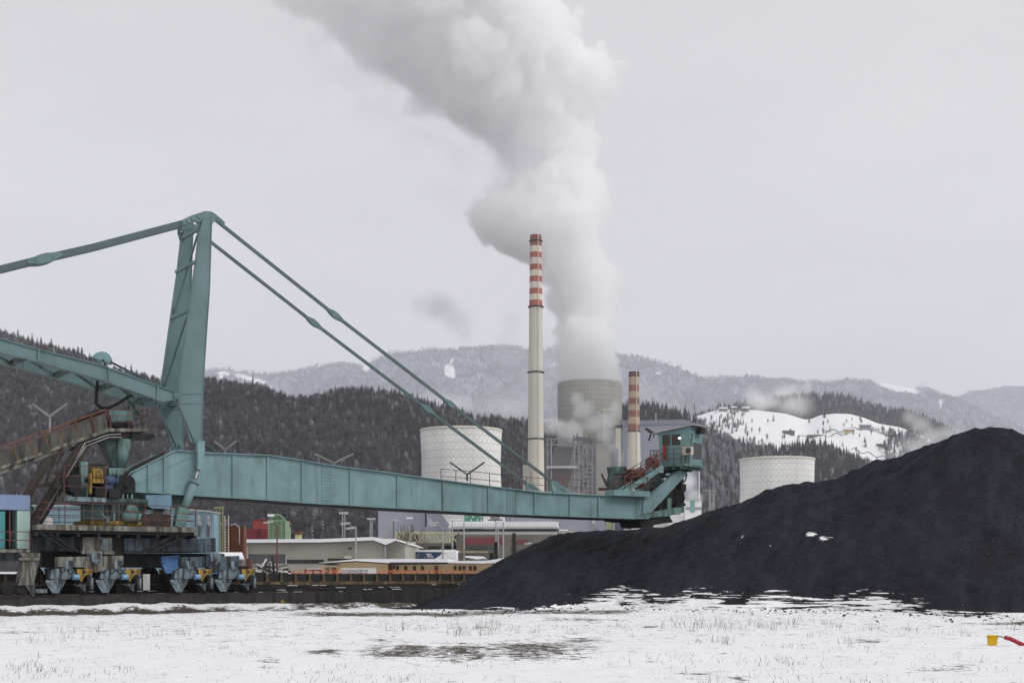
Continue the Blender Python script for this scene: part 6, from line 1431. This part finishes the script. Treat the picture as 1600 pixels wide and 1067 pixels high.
# ================================================================== steam and hazy air
def vol_mat(name, dens, col=(1, 1, 1), aniso=.15):
    m = bpy.data.materials.new(name); m.use_nodes = True; nt = m.node_tree; nt.nodes.clear(); o = nt.nodes.new('ShaderNodeOutputMaterial'); v = nt.nodes.new('ShaderNodeVolumePrincipled')
    v.inputs['Color'].default_value = (*col, 1); v.inputs['Density'].default_value = dens; v.inputs['Anisotropy'].default_value = aniso; nt.links.new(v.outputs[0], o.inputs['Volume']); return m
class GN:
    def __init__(s, name):
        s.ng = bpy.data.node_groups.new(name, 'GeometryNodeTree'); s.ng.interface.new_socket('Geometry', in_out='INPUT', socket_type='NodeSocketGeometry'); s.ng.interface.new_socket('Geometry', in_out='OUTPUT', socket_type='NodeSocketGeometry'); s.N = s.ng.nodes; s.L = s.ng.links
    def set(s, sock, v):
        if isinstance(v, bpy.types.NodeSocket): s.L.new(v, sock)
        else: sock.default_value = v
    def m(s, op, a, b=None, c=None):
        n = s.N.new('ShaderNodeMath'); n.operation = op
        for i, x in enumerate((a, b, c)):
            if x is not None: s.set(n.inputs[i], x)
        return n.outputs[0]
    def vm(s, op, a, b=None, out=0):
        n = s.N.new('ShaderNodeVectorMath'); n.operation = op; s.set(n.inputs[0], a)
        if b is not None: s.set(n.inputs[3 if op == 'SCALE' else 1], b)
        return n.outputs[out]
    def noise(s, vec, scale, detail=5, rough=.55, out=0):
        n = s.N.new('ShaderNodeTexNoise'); s.set(n.inputs['Vector'], vec); n.inputs['Scale'].default_value = scale; n.inputs['Detail'].default_value = detail; n.inputs['Roughness'].default_value = rough; return n.outputs[out]
    def vor(s, vec, scale, sm=.35):
        n = s.N.new('ShaderNodeTexVoronoi'); n.feature = 'SMOOTH_F1'; s.set(n.inputs['Vector'], vec); n.inputs['Scale'].default_value = scale; n.inputs['Smoothness'].default_value = sm; return n.outputs[0]
    def curve(s, x, pts):
        n = s.N.new('ShaderNodeFloatCurve'); c = n.mapping.curves[0]
        while len(c.points) < len(pts): c.points.new(.5, .5)
        for p, (a, b) in zip(c.points, pts): p.location = (a, b); p.handle_type = 'AUTO'
        n.mapping.update(); s.set(n.inputs['Value'], x); return n.outputs[0]
    def step(s, a, b, x):
        n = s.N.new('ShaderNodeMapRange'); n.interpolation_type = 'SMOOTHSTEP'; s.set(n.inputs[0], x); s.set(n.inputs[1], a); s.set(n.inputs[2], b); return n.outputs[0]
    def finish(s, dens, lo, hi, res, mat, name, label):
        vc = s.N.new('GeometryNodeVolumeCube'); s.L.new(dens, vc.inputs['Density']); vc.inputs['Min'].default_value = lo; vc.inputs['Max'].default_value = hi
        for k, r in zip('XYZ', res): vc.inputs['Resolution ' + k].default_value = r
        sm = s.N.new('GeometryNodeSetMaterial'); sm.inputs['Material'].default_value = mat; go = s.N.new('NodeGroupOutput'); s.L.new(vc.outputs[0], sm.inputs[0]); s.L.new(sm.outputs[0], go.inputs[0])
        me = bpy.data.meshes.new(name); me.materials.append(mat); o = bpy.data.objects.new(name, me); C.objects.link(o); md = o.modifiers.new('steam', 'NODES'); md.node_group = s.ng; tag(o, label, kind='stuff'); return o

# ---------- the great plume: axis and width follow the height
PL = [(604, 872, 970), (560, 868, 969), (520, 867, 966), (480, 870, 953), (450, 862, 955), (425, 835, 952), (400, 800, 946), (370, 752, 944), (340, 738, 942), (310, 752, 936), (285, 762, 930), (262, 758, 926), (240, 742, 932), (210, 715, 934),
      (180, 655, 940), (150, 615, 942), (120, 570, 938), (90, 535, 925), (60, 505, 905), (30, 470, 885), (0, 435, 868), (-40, 395, 840), (-90, 350, 800)]
YP = 1000.0; kp = YP / F
def plume():
    q = GN('plume_field'); pos = q.N.new('GeometryNodeInputPosition').outputs[0]; sx = q.N.new('ShaderNodeSeparateXYZ'); q.L.new(pos, sx.inputs[0])
    zz = [CH + (HY - y) * kp for y, a, b in PL]; z0, z1 = zz[0], zz[-1]; lo = Vector(((300 - CX) * kp, YP - 75, z0)); hi = Vector(((985 - CX) * kp, YP + 75, z1)); WX = hi.x - lo.x
    t = q.m('DIVIDE', q.m('SUBTRACT', sx.outputs[2], z0), z1 - z0)
    wob = q.noise(pos, .018, 4, .55, 1)      # colour noise bends the space
    w = q.vm('SCALE', q.vm('SUBTRACT', wob, (.5, .5, .5)), 26.0); pw = q.vm('ADD', pos, w); s2 = q.N.new('ShaderNodeSeparateXYZ'); q.L.new(pw, s2.inputs[0])
    cxs = [((z - z0) / (z1 - z0), (((a + b) / 2 - CX) * kp - lo.x) / WX) for z, (y, a, b) in zip(zz, PL)]; hws = [((z - z0) / (z1 - z0), (b - a) / 2 * kp / 150) for z, (y, a, b) in zip(zz, PL)]
    cx_ = q.m('MULTIPLY_ADD', q.curve(t, cxs), WX, lo.x); hw = q.m('MULTIPLY', q.curve(t, hws), 150.0)
    dx = q.m('SUBTRACT', q.m('MULTIPLY_ADD', q.step(.0, .12, t), q.m('SUBTRACT', s2.outputs[0], sx.outputs[0]), sx.outputs[0]), cx_)
    dy = q.m('MULTIPLY', q.m('SUBTRACT', s2.outputs[1], YP), q.m('MULTIPLY_ADD', q.step(.2, .7, t), .5, 1.0))
    d = q.m('SQRT', q.m('ADD', q.m('MULTIPLY', dx, dx), q.m('MULTIPLY', dy, dy)))
    side = q.m('DIVIDE', dx, hw)                                   # -1 ragged lee side .. +1 crisp windward side
    left = q.step(.35, -.75, side); up = q.step(.30, .50, t); soft_side = q.m('MULTIPLY', left, up)
    inside = q.m('SUBTRACT', q.m('ADD', hw, 3.0), d)
    b1 = q.m('SUBTRACT', .5, q.vor(pw, .021, .25)); b2 = q.m('SUBTRACT', .5, q.vor(pw, .055, .2)); b4 = q.m('SUBTRACT', .5, q.vor(pw, .13, .2)); b3 = q.m('SUBTRACT', q.noise(pos, .11, 8, .7), .5)
    amp = q.m('MULTIPLY', q.step(.0, .13, t), q.m('MULTIPLY_ADD', q.step(.2, .8, t), 22.0, 26.0))
    f = q.m('ADD', inside, q.m('MULTIPLY', b1, amp)); f = q.m('ADD', f, q.m('MULTIPLY', b2, q.m('MULTIPLY', amp, .55))); f = q.m('ADD', f, q.m('MULTIPLY', b4, q.m('MULTIPLY', amp, .26))); f = q.m('ADD', f, q.m('MULTIPLY', b3, q.m('MULTIPLY_ADD', soft_side, 38.0, 22.0)))
    soft = q.m('MULTIPLY_ADD', soft_side, 22.0, 2.8)
    dens = q.step(0.0, 1.0, q.m('DIVIDE', f, soft))
    var = q.m('MULTIPLY_ADD', q.step(.3, .7, q.noise(pos, .03, 5, .6)), .75, .4)
    dens = q.m('MULTIPLY', dens, q.m('MULTIPLY', var, q.m('MULTIPLY_ADD', soft_side, -.55, 1.0)))
    dens = q.m('MULTIPLY', dens, q.m('MULTIPLY_ADD', q.step(.0, .14, t), .7, .3))
    r = 1.4
    return q.finish(dens, tuple(lo), tuple(hi), [int((h - l) / r) for l, h in zip(lo, hi)], vol_mat('steam', .18, (.9975, .9975, 1), .3), 'steam_plume', 'huge grey white steam plume rising from the largest cooling tower')
plume()

def wisp(name, label, blobs, Y, dens, scale=.05, amp=.9, depth=.6, r=1.6, soft=.8, col=(1, 1, 1)):
    """loose steam: blobs = (photo x, y, half width, half height) in photo px at distance Y"""
    q = GN(name + '_field'); pos = q.N.new('GeometryNodeInputPosition').outputs[0]; k = Y / F; tot = None
    wob = q.noise(pos, scale * .5, 3, .5, 1); pw = q.vm('ADD', pos, q.vm('SCALE', q.vm('SUBTRACT', wob, (.5, .5, .5)), .55 / scale))
    lo = Vector((1e9,) * 3); hi = -lo
    for (x, y, a, b) in blobs:
        c = P(x, y, Y); rr = Vector((a * k, max(a, b) * k * depth, b * k)); n = q.vm('DIVIDE', q.vm('SUBTRACT', pw, tuple(c)), tuple(rr)); e = q.m('SUBTRACT', 1.0, q.vm('LENGTH', n, None, 1)); tot = e if tot is None else q.m('MAXIMUM', tot, e)
        for i in range(3): lo[i] = min(lo[i], c[i] - rr[i] * 1.35); hi[i] = max(hi[i], c[i] + rr[i] * 1.35)
    nz = q.m('SUBTRACT', q.noise(pos, scale, 7, .62), .5)
    dn = q.step(0.0, soft, q.m('ADD', tot, q.m('MULTIPLY_ADD', nz, amp * 2, .10)))
    return q.finish(dn, tuple(lo), tuple(hi), [max(8, min(170, int((h - l) / r))) for l, h in zip(lo, hi)], vol_mat(name + '_steam', dens, col), name, label)
wisp('drifting_steam', 'pale steam drifting across the front of the largest cooling tower', [(967, 716, 9, 14), (957, 700, 13, 13), (945, 680, 20, 20), (930, 660, 24, 20), (915, 640, 20, 22), (905, 622, 14, 16), (895, 675, 26, 20), (870, 668, 28, 14), (945, 655, 22, 20), (960, 640, 12, 18)], 905, .09, .06, 1.25, .5, 1.0)
wisp('ground_steam', 'white steam puffing up beside the small white building', [(1080, 772, 16, 16), (1074, 752, 15, 20), (1072, 735, 12, 14), (1088, 776, 14, 10)], 560, .2, .09, .6, .6, .9)
wisp('steam_puff', 'faint grey steam puff floating alone in the sky', [(685, 480, 46, 32), (712, 502, 34, 34), (660, 474, 26, 22), (724, 516, 18, 26)], 1000, .045, .04, .8, .6, 2.0, 1.1, (.80, .80, .84))  # grey colour stands in for the shading of the white puff
wisp('chimney_steam', 'thin steam veil behind the tall chimney', [(800, 500, 24, 22), (795, 525, 22, 22), (800, 560, 40, 34), (830, 600, 60, 40), (850, 560, 34, 50), (790, 620, 50, 26)], 1150, .035, .035, .7, .6, 2.2, 1.1, (.90, .90, .94))
wisp('hill_fog', 'low fog bank clinging to the wooded knoll', [(1195, 628, 44, 18), (1240, 632, 40, 22), (1262, 606, 12, 18), (1225, 613, 42, 18), (1175, 615, 24, 14)], 1850, .05, .016, .7, .6, 4, 1.0)
wisp('valley_fog', 'pale fog rising behind the coal heap', [(1440, 665, 20, 16), (1455, 685, 30, 20), (1430, 700, 36, 18), (1480, 680, 30, 16), (1412, 712, 30, 16), (1425, 655, 16, 16)], 1450, .055, .018, .7, .6, 4, 1.0)
wisp('mountain_mist', 'veil of mist lying at the foot of the far mountain', [(690, 642, 90, 24), (600, 625, 70, 14), (790, 640, 70, 24), (1040, 630, 40, 20), (1010, 610, 40, 24)], 2600, .0075, .008, .6, .6, 8, 1.0)
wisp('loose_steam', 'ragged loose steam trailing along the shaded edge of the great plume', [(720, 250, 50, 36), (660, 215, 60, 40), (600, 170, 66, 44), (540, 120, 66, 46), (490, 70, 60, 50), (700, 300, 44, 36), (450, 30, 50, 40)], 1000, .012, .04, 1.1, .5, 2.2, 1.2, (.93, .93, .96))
# ---------- hazy winter air
g = MB(); g.xbox(-6500, 7500, -300, 10900, -1.3, 1750)
hm = vol_mat('hazy_air', 8.0e-5, (.925, .94, 1.0), 0.0)
hz = g.build('haze', hm); tag(hz, 'thin winter haze filling the valley', kind='stuff')
